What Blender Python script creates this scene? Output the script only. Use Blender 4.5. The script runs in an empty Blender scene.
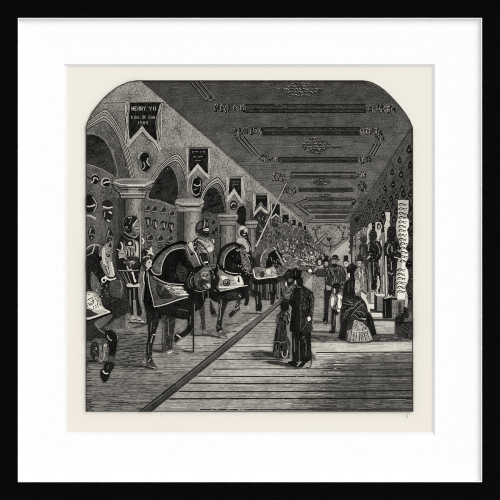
import bpy, math, random
from mathutils import Vector
from mathutils.geometry import tessellate_polygon

# ------------------------------------------------------------------ camera, light, exposure
scene = bpy.context.scene
COL = scene.collection
CAM_D = 2.5                                   # metres from the print
cam_data = bpy.data.cameras.new('camera')
cam = bpy.data.objects.new('camera', cam_data)
COL.objects.link(cam)
cam.location = (0, -CAM_D, 1.5)
cam.rotation_euler = (math.pi / 2, 0, 0)
cam_data.sensor_width = 36
cam_data.lens = 36 * CAM_D / 0.5              # 0.5 m wide view at the print
cam_data.clip_start = 0.05
scene.camera = cam

world = bpy.data.worlds.new('world')
scene.world = world
world.use_nodes = True
world.node_tree.nodes['Background'].inputs[0].default_value = (1, 1, 1, 1)
world.node_tree.nodes['Background'].inputs[1].default_value = 0.72

sun_data = bpy.data.lights.new('daylight', 'SUN')
sun_data.energy = 1.55
sun_data.angle = math.radians(50)
sun = bpy.data.objects.new('daylight', sun_data)
sun.rotation_euler = Vector((-0.62, 1.0, -0.62)).to_track_quat('-Z', 'Y').to_euler()
sun.location = (1, -2, 3)
COL.objects.link(sun)

vs = scene.view_settings
vs.view_transform = 'Standard'
vs.look = 'None'
vs.exposure = 0.0
vs.gamma = 1.0
vs.use_curve_mapping = False
scene.cycles.filter_width = 0.9

# ------------------------------------------------------------------ materials
def lin(v):
    v = max(0.0, min(255.0, v)) / 255.0
    return v / 12.92 if v <= 0.04045 else ((v + 0.055) / 1.055) ** 2.4

LIGHT = 1.07                                  # brightness of a white card under this light

def rgb(r, g, b):
    return (lin(r) / LIGHT, lin(g) / LIGHT, lin(b) / LIGHT, 1)

INK, PAPER = (4, 4, 4), (240, 235, 223)

def tone_rgb(t):
    f = max(0.0, min(1.0, (t - 7) / 228.0))
    return rgb(*[INK[i] + (PAPER[i] - INK[i]) * f for i in range(3)])

MATS = {}
# grain: how the engraver's cuts run; (scale x, scale y(depth), scale z, contrast)
GRAIN = {
    'dot':  (760, 1, 760, 0.9),
    'h':    (230, 1, 800, 0.8),
    'v':    (800, 1, 230, 0.8),
    'soft': (400, 1, 400, 0.6),
    'rough': (640, 1, 640, 1.15),
    'flat': (600, 1, 600, 0.3),
}

def ink(t, grain='dot'):
    t = int(round(t / 5.0) * 5)
    key = (t, grain)
    if key in MATS:
        return MATS[key]
    m = bpy.data.materials.new('printed_ink_%s_%03d' % (grain, t))
    m.use_nodes = True
    nt = m.node_tree
    b = nt.nodes['Principled BSDF']
    b.inputs['Roughness'].default_value = 1.0
    b.inputs['Specular IOR Level'].default_value = 0.0
    sx, sy, sz, con = GRAIN[grain]
    amp = (10 + 0.22 * min(t, 250 - t)) * con
    tc = nt.nodes.new('ShaderNodeTexCoord')
    mp = nt.nodes.new('ShaderNodeMapping')
    mp.inputs['Scale'].default_value = (sx, sy, sz)
    nz = nt.nodes.new('ShaderNodeTexNoise')
    nz.inputs['Scale'].default_value = 1.0
    nz.inputs['Detail'].default_value = 2.0
    cr = nt.nodes.new('ShaderNodeValToRGB')
    cr.color_ramp.elements[0].position = 0.36
    cr.color_ramp.elements[1].position = 0.64
    dark = max(0.0, (70 - t) / 70.0) * (0.35 if grain == 'flat' else 1.0)
    cr.color_ramp.elements[0].color = tone_rgb(t - amp)
    cr.color_ramp.elements[1].color = tone_rgb(t + amp + 13 * dark)
    nt.links.new(tc.outputs['Object'], mp.inputs['Vector'])
    nt.links.new(mp.outputs['Vector'], nz.inputs['Vector'])
    big = nt.nodes.new('ShaderNodeTexNoise')
    big.inputs['Scale'].default_value = 95.0
    big.inputs['Detail'].default_value = 2.0
    ad = nt.nodes.new('ShaderNodeMix')
    ad.inputs[0].default_value = 0.33
    nt.links.new(tc.outputs['Object'], big.inputs['Vector'])
    nt.links.new(nz.outputs['Fac'], ad.inputs[2])
    nt.links.new(big.outputs['Fac'], ad.inputs[3])
    nt.links.new(ad.outputs[0], cr.inputs['Fac'])
    nt.links.new(cr.outputs['Color'], b.inputs['Base Color'])
    MATS[key] = m
    return m

def surface(name, c, noise=None, rough=0.9, spec=0.1, scale=60, bump=0.0):
    m = bpy.data.materials.new(name)
    m.use_nodes = True
    nt = m.node_tree
    b = nt.nodes['Principled BSDF']
    b.inputs['Roughness'].default_value = rough
    b.inputs['Specular IOR Level'].default_value = spec
    tc = nt.nodes.new('ShaderNodeTexCoord')
    nz = nt.nodes.new('ShaderNodeTexNoise')
    nz.inputs['Scale'].default_value = scale
    nz.inputs['Detail'].default_value = 4
    cr = nt.nodes.new('ShaderNodeValToRGB')
    cr.color_ramp.elements[0].position = 0.3
    cr.color_ramp.elements[1].position = 0.7
    cr.color_ramp.elements[0].color = rgb(*c)
    cr.color_ramp.elements[1].color = rgb(*(noise or c))
    nt.links.new(tc.outputs['Object'], nz.inputs['Vector'])
    nt.links.new(nz.outputs['Fac'], cr.inputs['Fac'])
    nt.links.new(cr.outputs['Color'], b.inputs['Base Color'])
    if bump:
        bp = nt.nodes.new('ShaderNodeBump')
        bp.inputs['Strength'].default_value = bump
        bp.inputs['Distance'].default_value = 0.0005
        nt.links.new(nz.outputs['Fac'], bp.inputs['Height'])
        nt.links.new(bp.outputs['Normal'], b.inputs['Normal'])
    return m

# ------------------------------------------------------------------ solid pieces
def mesh_object(name, verts, faces, mats, parent=None, loc=(0, 0, 0), idx=None):
    me = bpy.data.meshes.new(name)
    me.from_pydata([tuple(v) for v in verts], [], faces)
    for m in mats:
        me.materials.append(m)
    if idx:
        me.polygons.foreach_set('material_index', idx)
    me.update()
    o = bpy.data.objects.new(name, me)
    COL.objects.link(o)
    if parent:
        o.parent = parent
    o.location = loc
    return o

def empty(name, loc):
    o = bpy.data.objects.new(name, None)
    o.empty_display_size = 0.05
    o.location = loc
    COL.objects.link(o)
    return o

def tag(o, label=None, cat=None, kind=None):
    if label: o['label'] = label
    if cat: o['category'] = cat
    if kind: o['kind'] = kind
    return o

def rail(profile, side):
    """mitred length of moulding; profile = closed list of (half size, y)."""
    v, n = [], len(profile)
    for end in (-1, 1):
        for (r, y) in profile:
            p = {'top': (end * r, y, r), 'bottom': (-end * r, y, -r),
                 'right': (r, y, -end * r), 'left': (-r, y, end * r)}[side]
            v.append(p)
    f = [(i, (i + 1) % n, n + (i + 1) % n, n + i) for i in range(n)]
    f.append(tuple(range(n))[::-1])
    f.append(tuple(range(n, 2 * n)))
    return v, f

CZ = 1.5                                      # height of the picture's centre on the wall
wall_m = surface('wall_plaster', (226, 224, 218), (218, 216, 210), scale=9, bump=0.2)
wall = mesh_object('wall_back', [(-1.8, .032, 0), (1.8, .032, 0), (1.8, .032, 2.7), (-1.8, .032, 2.7),
                                 (-1.8, .15, 0), (1.8, .15, 0), (1.8, .15, 2.7), (-1.8, .15, 2.7)],
                   [(0, 1, 2, 3), (5, 4, 7, 6), (4, 0, 3, 7), (1, 5, 6, 2), (3, 2, 6, 7), (4, 5, 1, 0)], [wall_m])
tag(wall, kind='structure')

frame_m = surface('black_lacquer', (8, 8, 8), (12, 12, 12), rough=0.7, spec=0.0, scale=400)
slip_m = surface('white_slip', (255, 255, 255), (255, 255, 255), rough=0.9, spec=0.0)
frame = empty('picture_frame', (0, 0, CZ))
tag(frame, 'square black flat-faced picture frame around the white mat and the armoury engraving', 'picture frame')
# front face stands 6 mm in front of the mat
YF = -0.0092
ri = 0.2324 * (CAM_D + YF) / CAM_D
ro = 0.2535
prof = [(ro, .030), (ro, YF + .001), (ro - .001, YF), (ri + .0006, YF), (ri, YF + .0006), (ri, -.0040), (ri + .004, -.0040),
        (ri + .004, .012), (ri + .010, .012), (ri + .010, .030)]
for s in ('top', 'right', 'bottom', 'left'):
    v, f = rail(prof, s)
    mesh_object('frame_rail', v, f, [frame_m], frame)
sl = [(ri + .0028, -.0032), (ri + .0028, -.0038), (ri - .0001, -.0038), (ri - .0001, -.0080), (ri - .0009, -.0080), (ri - .0012, -.0077), (ri - .0012, -.0032)]
for s in ('top', 'right', 'bottom', 'left'):
    v, f = rail(sl, s)
    mesh_object('white_slip', v, f, [slip_m], frame)
bk = ri + .009
v, f = [(-bk, .013, -bk), (bk, .013, -bk), (bk, .013, bk), (-bk, .013, bk),
        (-bk, .016, -bk), (bk, .016, -bk), (bk, .016, bk), (-bk, .016, bk)], \
       [(0, 1, 2, 3), (5, 4, 7, 6), (4, 0, 3, 7), (1, 5, 6, 2), (3, 2, 6, 7), (4, 5, 1, 0)]
mesh_object('backing_board', v, f, [surface('grey_board', (150, 140, 125), (140, 130, 115))], frame)

mat_m = surface('white_mat_board', (252, 252, 252), (250, 250, 250), rough=1, spec=0.0, scale=300)
core_m = surface('mat_core', (243, 243, 243), (241, 241, 241), rough=1, spec=0.0, scale=300)
mat = empty('mat_board', (0, 0, CZ))
tag(mat, 'wide white mat around the cream print, inside the black frame', 'mat')
L, R, T, B = -.1862, .1848, .1859, -.1852       # opening at the front of the mat
E = ri + .003
t0, d = -.0030, .0029
def ring(inner, outer, yi, yo):
    a = [(inner[0], yi, inner[3]), (inner[1], yi, inner[3]), (inner[1], yi, inner[2]), (inner[0], yi, inner[2])]
    b = [(outer[0], yo, outer[3]), (outer[1], yo, outer[3]), (outer[1], yo, outer[2]), (outer[0], yo, outer[2])]
    return a + b, [(4 + i, 4 + (i + 1) % 4, (i + 1) % 4, i) for i in range(4)]
v, f = ring((L, R, T, B), (-E, E, E, -E), t0, t0)
v2, f2 = ring((L + d, R - d, T - d, B + d), (-E, E, E, -E), -.0001, -.0001)
f2 = [tuple(i + 8 for i in q[::-1]) for q in f2]
side = [(4, 12, 13, 5), (5, 13, 14, 6), (6, 14, 15, 7), (7, 15, 12, 4)]
mesh_object('mat_face', v + v2, f + f2 + side, [mat_m], mat)
v, f = ring((L + d, R - d, T - d, B + d), (L, R, T, B), -.0001, t0)
mesh_object('bevel', v, f, [core_m], mat)

# ------------------------------------------------------------------ the engraving: ink laid on paper
rnd = random.Random(7)
STEP = 1.6e-6
ZL = [0]
ROOT = empty('engraving', (0, 0, CZ))
tag(ROOT, 'black and white engraving of an armoury hall with mounted knights, on cream paper', 'print')

ARCH = [(85.6, 411.6), (85.6, 127), (87.2, 121.5), (91, 113.5), (96.8, 105.5), (102.5, 98.8), (109, 92.6), (115, 88), (121, 84.6), (128, 81.7),
        (136, 80.2), (363, 80.2), (368, 80.8), (373, 82.4), (379, 85.6), (384.5, 89.6), (390.5, 95.2), (396, 101), (401, 106.8),
        (406, 113.4), (410, 120), (413, 127), (413.3, 411.6)]

def pts(s):
    if not isinstance(s, str):
        return [tuple(p) for p in s]
    return [tuple(float(a) for a in w.split(',')) for w in s.split()]

def smooth(p, closed=True, n=4):
    out, m = [], len(p)
    for i in range(m if closed else m - 1):
        p0 = p[(i - 1) % m] if closed or i > 0 else p[0]
        p1, p2 = p[i], p[(i + 1) % m]
        p3 = p[(i + 2) % m] if closed or i + 2 < m else p[-1]
        for k in range(n):
            t = k / n
            out.append(tuple(0.5 * (2 * p1[a] + (p2[a] - p0[a]) * t + (2 * p0[a] - 5 * p1[a] + 4 * p2[a] - p3[a]) * t * t
                                    + (3 * p1[a] - p0[a] - 3 * p2[a] + p3[a]) * t ** 3) for a in (0, 1)))
    if not closed:
        out.append(p[-1])
    return out

def clip(poly):
    """keep a drawn shape inside the arched picture edge."""
    n = len(ARCH)
    for i in range(n):
        a, b = ARCH[i], ARCH[(i + 1) % n]
        def side(q):
            return (b[0] - a[0]) * (q[1] - a[1]) - (b[1] - a[1]) * (q[0] - a[0])
        if all(side(q) >= 0 for q in poly):
            continue
        out = []
        for j in range(len(poly)):
            p, q = poly[j], poly[(j + 1) % len(poly)]
            sp, sq = side(p), side(q)
            if sp >= 0:
                out.append(p)
            if (sp >= 0) != (sq >= 0):
                t = sp / (sp - sq)
                out.append((p[0] + (q[0] - p[0]) * t, p[1] + (q[1] - p[1]) * t))
        poly = out
        if len(poly) < 3:
            return []
    return poly

def spans(poly, y, ang=0.0):
    """x spans of a polygon on one scan line."""
    xs = []
    n = len(poly)
    for i in range(n):
        (x1, y1), (x2, y2) = poly[i], poly[(i + 1) % n]
        if (y1 <= y) != (y2 <= y):
            xs.append(x1 + (x2 - x1) * (y - y1) / (y2 - y1))
    xs.sort()
    return list(zip(xs[::2], xs[1::2]))

def inside(poly, x, y):
    return any(a <= x <= b for a, b in spans(poly, y))

class Part:
    def __init__(self, name, label=None, parent=None):
        self.name, self.label, self.parent = name, label, parent
        self.V, self.F, self.I, self.mats = [], [], [], []
        self.z = 0

    def _mi(self, m):
        if m not in self.mats:
            self.mats.append(m)
        return self.mats.index(m)

    def _add(self, poly, m, noclip=False):
        if not noclip:
            poly = clip(poly)
        if len(poly) < 3:
            return
        y = -ZL[0] * STEP
        base = len(self.V)
        self.V += [((x - 250) / 1000, y, (250 - yy) / 1000) for x, yy in poly]
        mi = self._mi(m)
        for t in tessellate_polygon([[Vector((x, yy, 0)) for x, yy in poly]]):
            a, b, c = t
            pa, pb, pc = poly[a], poly[b], poly[c]
            cr = (pb[0] - pa[0]) * (pc[1] - pa[1]) - (pb[1] - pa[1]) * (pc[0] - pa[0])
            if abs(cr) < 1e-7:
                continue
            self.F.append((base + a, base + b, base + c) if cr < 0 else (base + a, base + c, base + b))
            self.I.append(mi)

    def poly(self, t, p, g='dot', s=False, noclip=False):
        ZL[0] += 1
        p = pts(p)
        if s:
            p = smooth(p)
        self._add(p, ink(t, g), noclip)
        return self

    def grad(self, t0, t1, p, ang=90, g='dot', n=7, s=False):
        """ink that grows from tone t0 to t1 along a direction, cut in bands like the engraver's passes."""
        p = pts(p)
        if s:
            p = smooth(p)
        c, sn = math.cos(math.radians(ang)), math.sin(math.radians(ang))
        pr = [x * c + y * sn for x, y in p]
        lo, hi = min(pr), max(pr)
        ZL[0] += 1
        for k in range(n):
            a, b = lo + (hi - lo) * k / n, lo + (hi - lo) * (k + 1) / n
            q = p
            for sg, lim in ((1, a), (-1, b)):
                out = []
                for j in range(len(q)):
                    u, v = q[j], q[(j + 1) % len(q)]
                    du, dv = sg * (u[0] * c + u[1] * sn - lim), sg * (v[0] * c + v[1] * sn - lim)
                    if du >= 0: out.append(u)
                    if (du >= 0) != (dv >= 0):
                        w = du / (du - dv)
                        out.append((u[0] + (v[0] - u[0]) * w, u[1] + (v[1] - u[1]) * w))
                q = out
                if len(q) < 3: break
            if len(q) >= 3:
                self._add(q, ink(t0 + (t1 - t0) * (k + .5) / n, g))
        return self

    def blob(self, t, p, g='dot'):
        return self.poly(t, p, g, True)

    def ell(self, t, cx, cy, rx, ry, rot=0, g='flat', n=14):
        ZL[0] += 1
        c, s = math.cos(math.radians(rot)), math.sin(math.radians(rot))
        q = [(rx * math.cos(2 * math.pi * k / n), ry * math.sin(2 * math.pi * k / n)) for k in range(n)]
        self._add([(cx + a * c - b * s, cy + a * s + b * c) for a, b in q], ink(t, g))
        return self

    def _stroke(self, p, w, m, w2=None, noclip=False):
        n = len(p)
        w2 = w if w2 is None else w2
        l, r = [], []
        for i in range(n):
            a, b = p[max(0, i - 1)], p[min(n - 1, i + 1)]
            dx, dy = b[0] - a[0], b[1] - a[1]
            k = math.hypot(dx, dy) or 1
            h = (w + (w2 - w) * i / max(1, n - 1)) / 2
            l.append((p[i][0] - dy / k * h, p[i][1] + dx / k * h))
            r.append((p[i][0] + dy / k * h, p[i][1] - dx / k * h))
        for i in range(n - 1):
            self._add([l[i], l[i + 1], r[i + 1], r[i]], m, noclip)

    def line(self, t, p, w=1.0, w2=None, s=True, noclip=False):
        """one or several strokes (split with |), tapering from w to w2."""
        ZL[0] += 1
        for q in (p.split('|') if isinstance(p, str) else [p]):
            q = pts(q)
            if s and len(q) > 2:
                q = smooth(q, False, 4)
            self._stroke(q, w, ink(t, 'flat'), w2, noclip)
        return self

    def hatch(self, region, tones, gap, w=0.5, ang=0, keep=0.7, run=14, jit=0.3, s=False):
        """broken engraver's lines across a region, at an angle in degrees."""
        p = pts(region)
        if s:
            p = smooth(p)
        c, sn = math.cos(math.radians(ang)), math.sin(math.radians(ang))
        rp = [(x * c + y * sn, -x * sn + y * c) for x, y in p]
        y = min(q[1] for q in rp) + gap * 0.5
        top = max(q[1] for q in rp)
        jobs = {}
        while y < top:
            for a, b in spans(rp, y):
                x = a
                while x < b:
                    ln = run * rnd.uniform(0.4, 1.6)
                    e = min(b, x + ln)
                    if rnd.random() < keep and e - x > 0.3:
                        yy = y + rnd.uniform(-jit, jit) * gap
                        ww = w * rnd.uniform(0.6, 1.4)
                        t = rnd.choice(tones)
                        q = [(x, yy), ((x + e) / 2, yy + rnd.uniform(-.1, .1)), (e, yy)]
                        jobs.setdefault(t, []).append(([(u * c - v * sn, u * sn + v * c) for u, v in q], ww))
                    x = e
            y += gap
        for t in sorted(jobs):
            ZL[0] += 1
            for q, ww in jobs[t]:
                self._stroke(q, ww, ink(t, 'flat'), ww * 0.7)
        return self

    def fleck(self, region, n, tones, size=1.5, w=0.9, ang=None, s=False):
        """short cuts scattered over a region."""
        p = pts(region)
        if s:
            p = smooth(p)
        x0, x1 = min(q[0] for q in p), max(q[0] for q in p)
        y0, y1 = min(q[1] for q in p), max(q[1] for q in p)
        jobs, k = {}, 0
        while k < n:
            x, y = rnd.uniform(x0, x1), rnd.uniform(y0, y1)
            k += 1
            if not inside(p, x, y):
                continue
            a = math.radians(rnd.uniform(0, 180) if ang is None else ang + rnd.uniform(-18, 18))
            h = size * rnd.uniform(.4, 1.2) / 2
            q = [(x - math.cos(a) * h, y - math.sin(a) * h), (x, y), (x + math.cos(a) * h, y + math.sin(a) * h)]
            jobs.setdefault(rnd.choice(tones), []).append((q, w * rnd.uniform(.5, 1.3)))
        for t in sorted(jobs):
            ZL[0] += 1
            for q, ww in jobs[t]:
                self._stroke(q, ww, ink(t, 'flat'), ww * .6)
        return self

    def build(self):
        o = mesh_object(self.name, self.V, self.F, self.mats, self.parent, idx=self.I)
        if self.label:
            o['label'] = self.label
        return o

def begin(name, label=None, parent=None):
    return Part(name, label, parent or ROOT)

# paper sheet
pm = surface('cream_paper', (238, 235, 223), (238, 231, 222), rough=1, spec=0, scale=2.2)
mesh_object('paper_sheet', [(-.2, 0, -.2), (.2, 0, -.2), (.2, 0, .2), (-.2, 0, .2),
                            (-.2, .0003, -.2), (.2, .0003, -.2), (.2, .0003, .2), (-.2, .0003, .2)],
            [(0, 1, 2, 3), (5, 4, 7, 6), (4, 0, 3, 7), (1, 5, 6, 2), (3, 2, 6, 7), (4, 5, 1, 0)], [pm], ROOT)

# ================================================================== SETTING OF THE HALL
p = begin('picture_edge', 'thin dark arched outline around the printed picture')
p.poly(84, ' '.join('%f,%f' % q for q in ARCH), 'dot')
p.build()

def inset(q, d):
    cx, cy = 249, 246
    return (q[0] - d * (1 if q[0] > cx else -1), q[1] + (d if q[1] < cy else -d))
INNER = [inset(q, 0.9) for q in ARCH]

# ---- ceiling
p = begin('ceiling', 'dark panelled ceiling with carved rope mouldings')
p.grad(62, 108, '130,80.8 362,80.8 376,85.6 390,97.2 401,108.6 409,122 411.6,128 374,186 350,222.5 307,223', 90, 'dot', 14)
p.grad(66, 90, '372,92 388,97 401,110 411.6,128 400,145 384,150 384,126', 60, 'dot', 6)
p.hatch('134,81 364,81 384,92 400,108 410,128 374,186 350,222 307,223', [52, 60, 92], 1.9, .4, 0, .4, 10)
p.hatch('200,132 400,116 411,128 374,186 350,222 307,223', [66, 112, 104], 2.9, .4, 0, .3, 9)
p.poly(46, '134,80.8 364,80.8 368,82.6 134,82.6', 'h')
p.line(40, '140,80.3 307,223', .9)
p.line(130, '139.4,81.5 200,133', .5)
p.line(40, '411,128 374,186 350,222', .8)
p.fleck('140,84 370,84 400,110 374,180 310,220', 900, [52, 58, 100, 108], 1.4, .5, 0)
p.build()

def carved_bar(x0, x1, y0, y1, t=40):
    q = begin('ceiling_moulding')
    q.poly(t, [(x0, y0), (x1, y0), (x1, y1), (x0, y1)], 'h')
    h = y1 - y0
    q.line(20 if h > 4 else 44, [(x0, y1), (x1, y1)], .9, s=False)
    q.line(26 if h > 4 else 50, [(x0, y0), (x1, y0)], .7, s=False)
    q.fleck([(x0, y0), (x1, y0), (x1, y1), (x0, y1)], int((x1 - x0) * h / 12), [22, 80, 96], 3, .5, 0)
    if h > 4:
        q.line(74, [(x0 + 2, y0 + h * .38), (x1, y0 + h * .36)], .6, s=False)
        q.line(30, [(x0, y0 + h * .6), (x1, y0 + h * .62)], .7, s=False)
        q.line(80, [(x0, y1 + .9), (x1, y1 + .9)], .4, s=False)
    q.build()

def tassel(cx, cy, rx, ry, n=4, rot=0, lt=150, dk=18):
    """carved knot of leaves at the end of a moulding."""
    q = begin('carved_knot')
    c, s = math.cos(math.radians(rot)), math.sin(math.radians(rot))
    for i in range(n):
        u = (i + .5) / n * 2 - 1
        x, y = cx + u * rx * c + rnd.uniform(-.4, .4), cy + u * rx * s + rnd.uniform(-.6, .6)
        a, b = rx / n, ry * rnd.uniform(.8, 1.05)
        q.ell(dk, x + .3, y + .3, a * .95, b, rot + 12 + rnd.uniform(-14, 14))
        q.ell(70, x, y, a * .4, b * .5, rot + 12)
        k = rnd.choice((-1, 1))
        q.line(lt + rnd.randint(-20, 20), [(x - a * .5, y + b * .7 * k), (x - a * .8, y), (x - a * .1, y - b * .8 * k), (x + a * .7, y - b * .3 * k)], .7, .35)
        q.line(lt - 30, [(x + a * .2, y + b * .6), (x + a * .6, y + b * .1)], .5)
    q.fleck([(cx - rx, cy - ry), (cx + rx, cy - ry), (cx + rx, cy + ry), (cx - rx, cy + ry)] if abs(rot) < 30 else [(cx - ry, cy - rx), (cx + ry, cy - rx), (cx + ry, cy + rx), (cx - ry, cy + rx)],
            int(rx * 4), [12, 14, 130, 20], 2.0, .75)
    q.build()

def rope_rails(sets):
    q = begin('ceiling_moulding', 'three slanting carved rails at a panel corner')
    for a, b in sets:
        q.line(20, [a, ((a[0] + b[0]) / 2 + .3, (a[1] + b[1]) / 2), b], 2.4, 1.5)
        q.line(132, [(a[0] + 1.2, a[1]), (b[0] + .9, b[1])], .6, s=False)
        q.line(96, [(a[0] - 1.0, a[1] + .6), (b[0] - .8, b[1])], .4, s=False)
    q.build()

def leaf_lozenge(cx, cy, rx, ry, n=60):
    q = begin('carved_leaf_panel', 'lozenge of carved leaves in the middle of the ceiling')
    L_ = [(cx - rx, cy), (cx - rx * .4, cy - ry * .8), (cx, cy - ry), (cx + rx * .5, cy - ry * .7), (cx + rx, cy), (cx + rx * .4, cy + ry * .8), (cx, cy + ry), (cx - rx * .5, cy + ry * .7)]
    q.blob(62, L_)
    rows = max(2, int(ry / 1.3))
    for j in range(rows):
        yy = cy - ry + (j + .5) * 2 * ry / rows
        hw = rx * (1 - abs(yy - cy) / ry * .75)
        k = max(2, int(hw / 1.5))
        for i in range(k):
            xx = cx - hw + (i + .5) * 2 * hw / k + rnd.uniform(-.8, .8)
            y_ = yy + rnd.uniform(-.5, .5)
            q.ell(20, xx, y_, rnd.uniform(.9, 1.7), rnd.uniform(.6, 1.0), rnd.uniform(-50, 50))
            q.line(rnd.choice((128, 112, 150)), [(xx - 1, y_ + rnd.uniform(-.5, .5)), (xx - .2, y_ - .8), (xx + 1.1, y_ - rnd.uniform(-.5, .8))], .7)
    q.build()

carved_bar(245, 366, 104.3, 112.5, 44)
tassel(239.5, 108, 6.5, 3.4, 4)
tassel(222, 108, 8, 4.5, 3, 12)
tassel(372, 108, 7, 3.6, 4)
tassel(387, 109, 7.5, 4, 4, 10)
carved_bar(262, 361, 127.4, 135, 40)
tassel(256, 131, 6, 3.4, 4)
tassel(241, 131.5, 7, 4, 4, -8, 118)
rope_rails([((236.5, 138), (253, 156)), ((240, 137), (256.5, 155.5)), ((244, 136.5), (260, 155))])
tassel(264, 158.5, 5, 3, 4, 20)
tassel(366, 131, 6.5, 3.6, 4)
tassel(379, 135, 6.5, 3.6, 5, 60)
rope_rails([((374.5, 144), (368.5, 154.5)), ((377.5, 144), (371.5, 155)), ((380.5, 144), (374.5, 155.5))])
tassel(365, 160, 6, 3.2, 4, -15)
carved_bar(279, 358, 157.3, 162, 44)
tassel(274.5, 159.3, 4.5, 2, 3)
rope_rails([((190, 82), (205, 99.5)), ((194, 81.5), (209, 99)), ((199, 81.5), (214, 98.5))])
tassel(210, 99, 4, 2, 3, 10)
leaf_lozenge(300.5, 89.4, 23, 7.6, 60)
leaf_lozenge(316, 145.5, 15, 8.5)
p = begin('ceiling_line')
p.line(122, '279,146.6 284,147 302,146', .8)
p.build()
p = begin('ceiling_line')
p.line(120, '331,146 342,145.8', .7)
p.line(44, '331,147.4 341,147', .7)
p.build()
q = begin('ceiling_moulding', 'narrow outlined ceiling moulding')
q.poly(66, '291,172.5 357,172.5 357,178 291,178', 'h'); q.line(34, '293,176 340,176.2', 1.0)
q.line(28, '291,172.5 357,172.5|291,178 357,178|291,172.5 291,178', .7, s=False)
q.line(118, '291,174.5 357,174.5', .5, s=False)
q.build()
tassel(278.5, 177, 5.5, 4.5, 4, 10)
tassel(361, 174.5, 5, 2.8, 4, 10)
tassel(361.5, 186, 4.5, 4.2, 3, -60, 112)
leaf_lozenge(322, 182.2, 9.5, 3.4)
carved_bar(299, 353, 188, 191.3, 40)
tassel(289, 190, 7, 3.4, 5, 25, 120)
q = begin('ceiling_line')
q.build()
carved_bar(306, 352, 197.8, 200.4, 64)
q = begin('ceiling_moulding', 'arrow-shaped moulding at a panel end')
q.line(34, '307,198.5 294,204 308,215', 1.2, s=False)
q.line(34, '311,200 299,204.4 311,213', .8, s=False)
q.line(130, '308,200 296.5,204.6 309,214', .6, s=False)
q.build()
leaf_lozenge(325, 195, 6, 1.7)
tassel(354, 203, 3.6, 2.4, 3, -70, 112)
carved_bar(304, 351, 205.8, 208, 68)
carved_bar(311, 350, 210.8, 212.6, 66)
carved_bar(315, 349, 216, 218, 66)
q = begin('ceiling_line')
q.line(140, '312,219.5 348,219.5', .8, s=False)
q.line(132, '310,214.5 350,214.5', .8, s=False)
q.line(48, '308,223 350,222.6', 1.0, s=False)
q.line(128, '309,221.5 349,221.2', .7, s=False)
q.line(60, '307,223 313,218', .7, s=False)
q.build()

# ---- far end wall with a painted wreath
p = begin('end_wall', 'far end wall of the hall with a wreath of arms')
p.poly(120, '305,223.2 350,222.8 358,232 358,300 296,300 296,232', 'rough')
p.hatch('307,224 350,223 356,240 350,262 300,262', [84, 94, 146], 1.7, .45, 0, .45, 5)
p.build()
p = begin('wreath', 'round wreath of arms on the far wall')
p.line(58, '315.5,230 316,236 320,242 326,245.6 332,246.6 338,244 342,239 342,231', 1.8, 1.0)
p.fleck('314,228 343,228 342,248 316,247', 70, [60, 70, 140], 1.6, .6)
p.line(66, '316,231 320,226 328,224.5 337,226 341,231', .8)
p.line(132, '318,237 323,243 331,244.6', .5)
p.ell(44, 329, 239, 2.6, 1.9)
p.line(50, '329,240 331,247 329,252', 1.0)
p.line(120, '328,238 330,237', .7)
for x, y in ((319, 227), (313, 229), (338.5, 227), (344.5, 227.5), (349.5, 228), (343, 233.5), (349.5, 234), (343, 238.5), (347, 239)):
    p.ell(44, x, y, 1.5, 1.6)
    p.ell(118, x - .3, y - .3, .6, .7)
p.build()
p = begin('sunlit_wall_patch', 'pale triangle of daylight on the far wall')
p.poly(172, '330.5,254.5 353.5,234.5 354,266 338,268 331,260', 'dot')
p.line(110, '330,254.6 353.5,234.2', .6)
p.build()
p = begin('crossed_spears', 'two long spears slanting before the far wall')
p.line(56, '308,250 326,233|311,253 327.5,234.5', .9)
p.line(150, '309,251.6 326,234.6', .7)
p.build()

# ---- right-hand wall of trophies
p = begin('trophy_wall', 'dark right-hand wall hung all over with small trophies')
p.poly(54, '413.4,127 374,186 350,222.5 350,250 354,300 412.4,345', 'dot')
p.poly(74, '411,129 374,186 352,221 360,222 384,190 412,150', 'dot')
p.poly(50, '350,226 366,205 392,190 412,184 412,345 356,300', 'rough')
p.hatch('412,160 374,200 358,228 412,228', [88, 94, 30], 3.2, .5, -50, .5, 5)
p.hatch('412,140 382,186 358,228 412,228', [92, 30], 4.4, .5, 40, .5, 4)
p.fleck('413,134 374,190 352,226 356,244 384,226 400,200 413,200', 420, [14, 20, 30, 84, 96], 2.4, .9, -60)
k = 0
spots = [(409, 149.5, 3.2), (399.5, 160, 2.6), (410, 165, 2.8), (392, 172, 2.5), (401, 174.5, 2.7), (393, 184, 2.5), (411, 182, 2.6), (385, 188, 2.3), (402, 188.5, 2.6)]
for r_ in range(6):
    y = 193 + r_ * 7.4
    for c_ in range(9):
        x = 410 - c_ * 6.6 + (r_ % 2) * 3.0
        y2 = y + c_ * 1.6
        if x > 353 + (224 - y2) * .62 and x > 353:
            spots.append((x + rnd.uniform(-1, 1), y2 + rnd.uniform(-1.2, 1.2), rnd.uniform(2.5, 3.3) - c_ * .17))
for x, y, r_ in spots:
    p.blob(18, [(x, y - r_ * 1.5), (x + r_ * .75, y - r_ * .1), (x + r_ * .9, y + r_ * .8), (x, y + r_ * 1.35), (x - r_ * .9, y + r_ * .7), (x - r_ * .7, y - r_ * .1)])
    p.line(100, [(x - r_ * 1.1, y + r_ * .9), (x - r_ * 1.2, y - r_ * .4), (x - r_ * .3, y - r_ * 1.7)], .5)
    p.line(92, [(x + r_ * 1.1, y + r_ * 1.1), (x + r_ * 1.3, y - r_ * .5), (x + r_ * .4, y - r_ * 1.6)], .45)
    p.line(rnd.choice((120, 140, 96)), [(x - .5, y + 1.1), (x + .2, y + .1), (x + .9, y + .6)], .7)
p.build()

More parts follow.
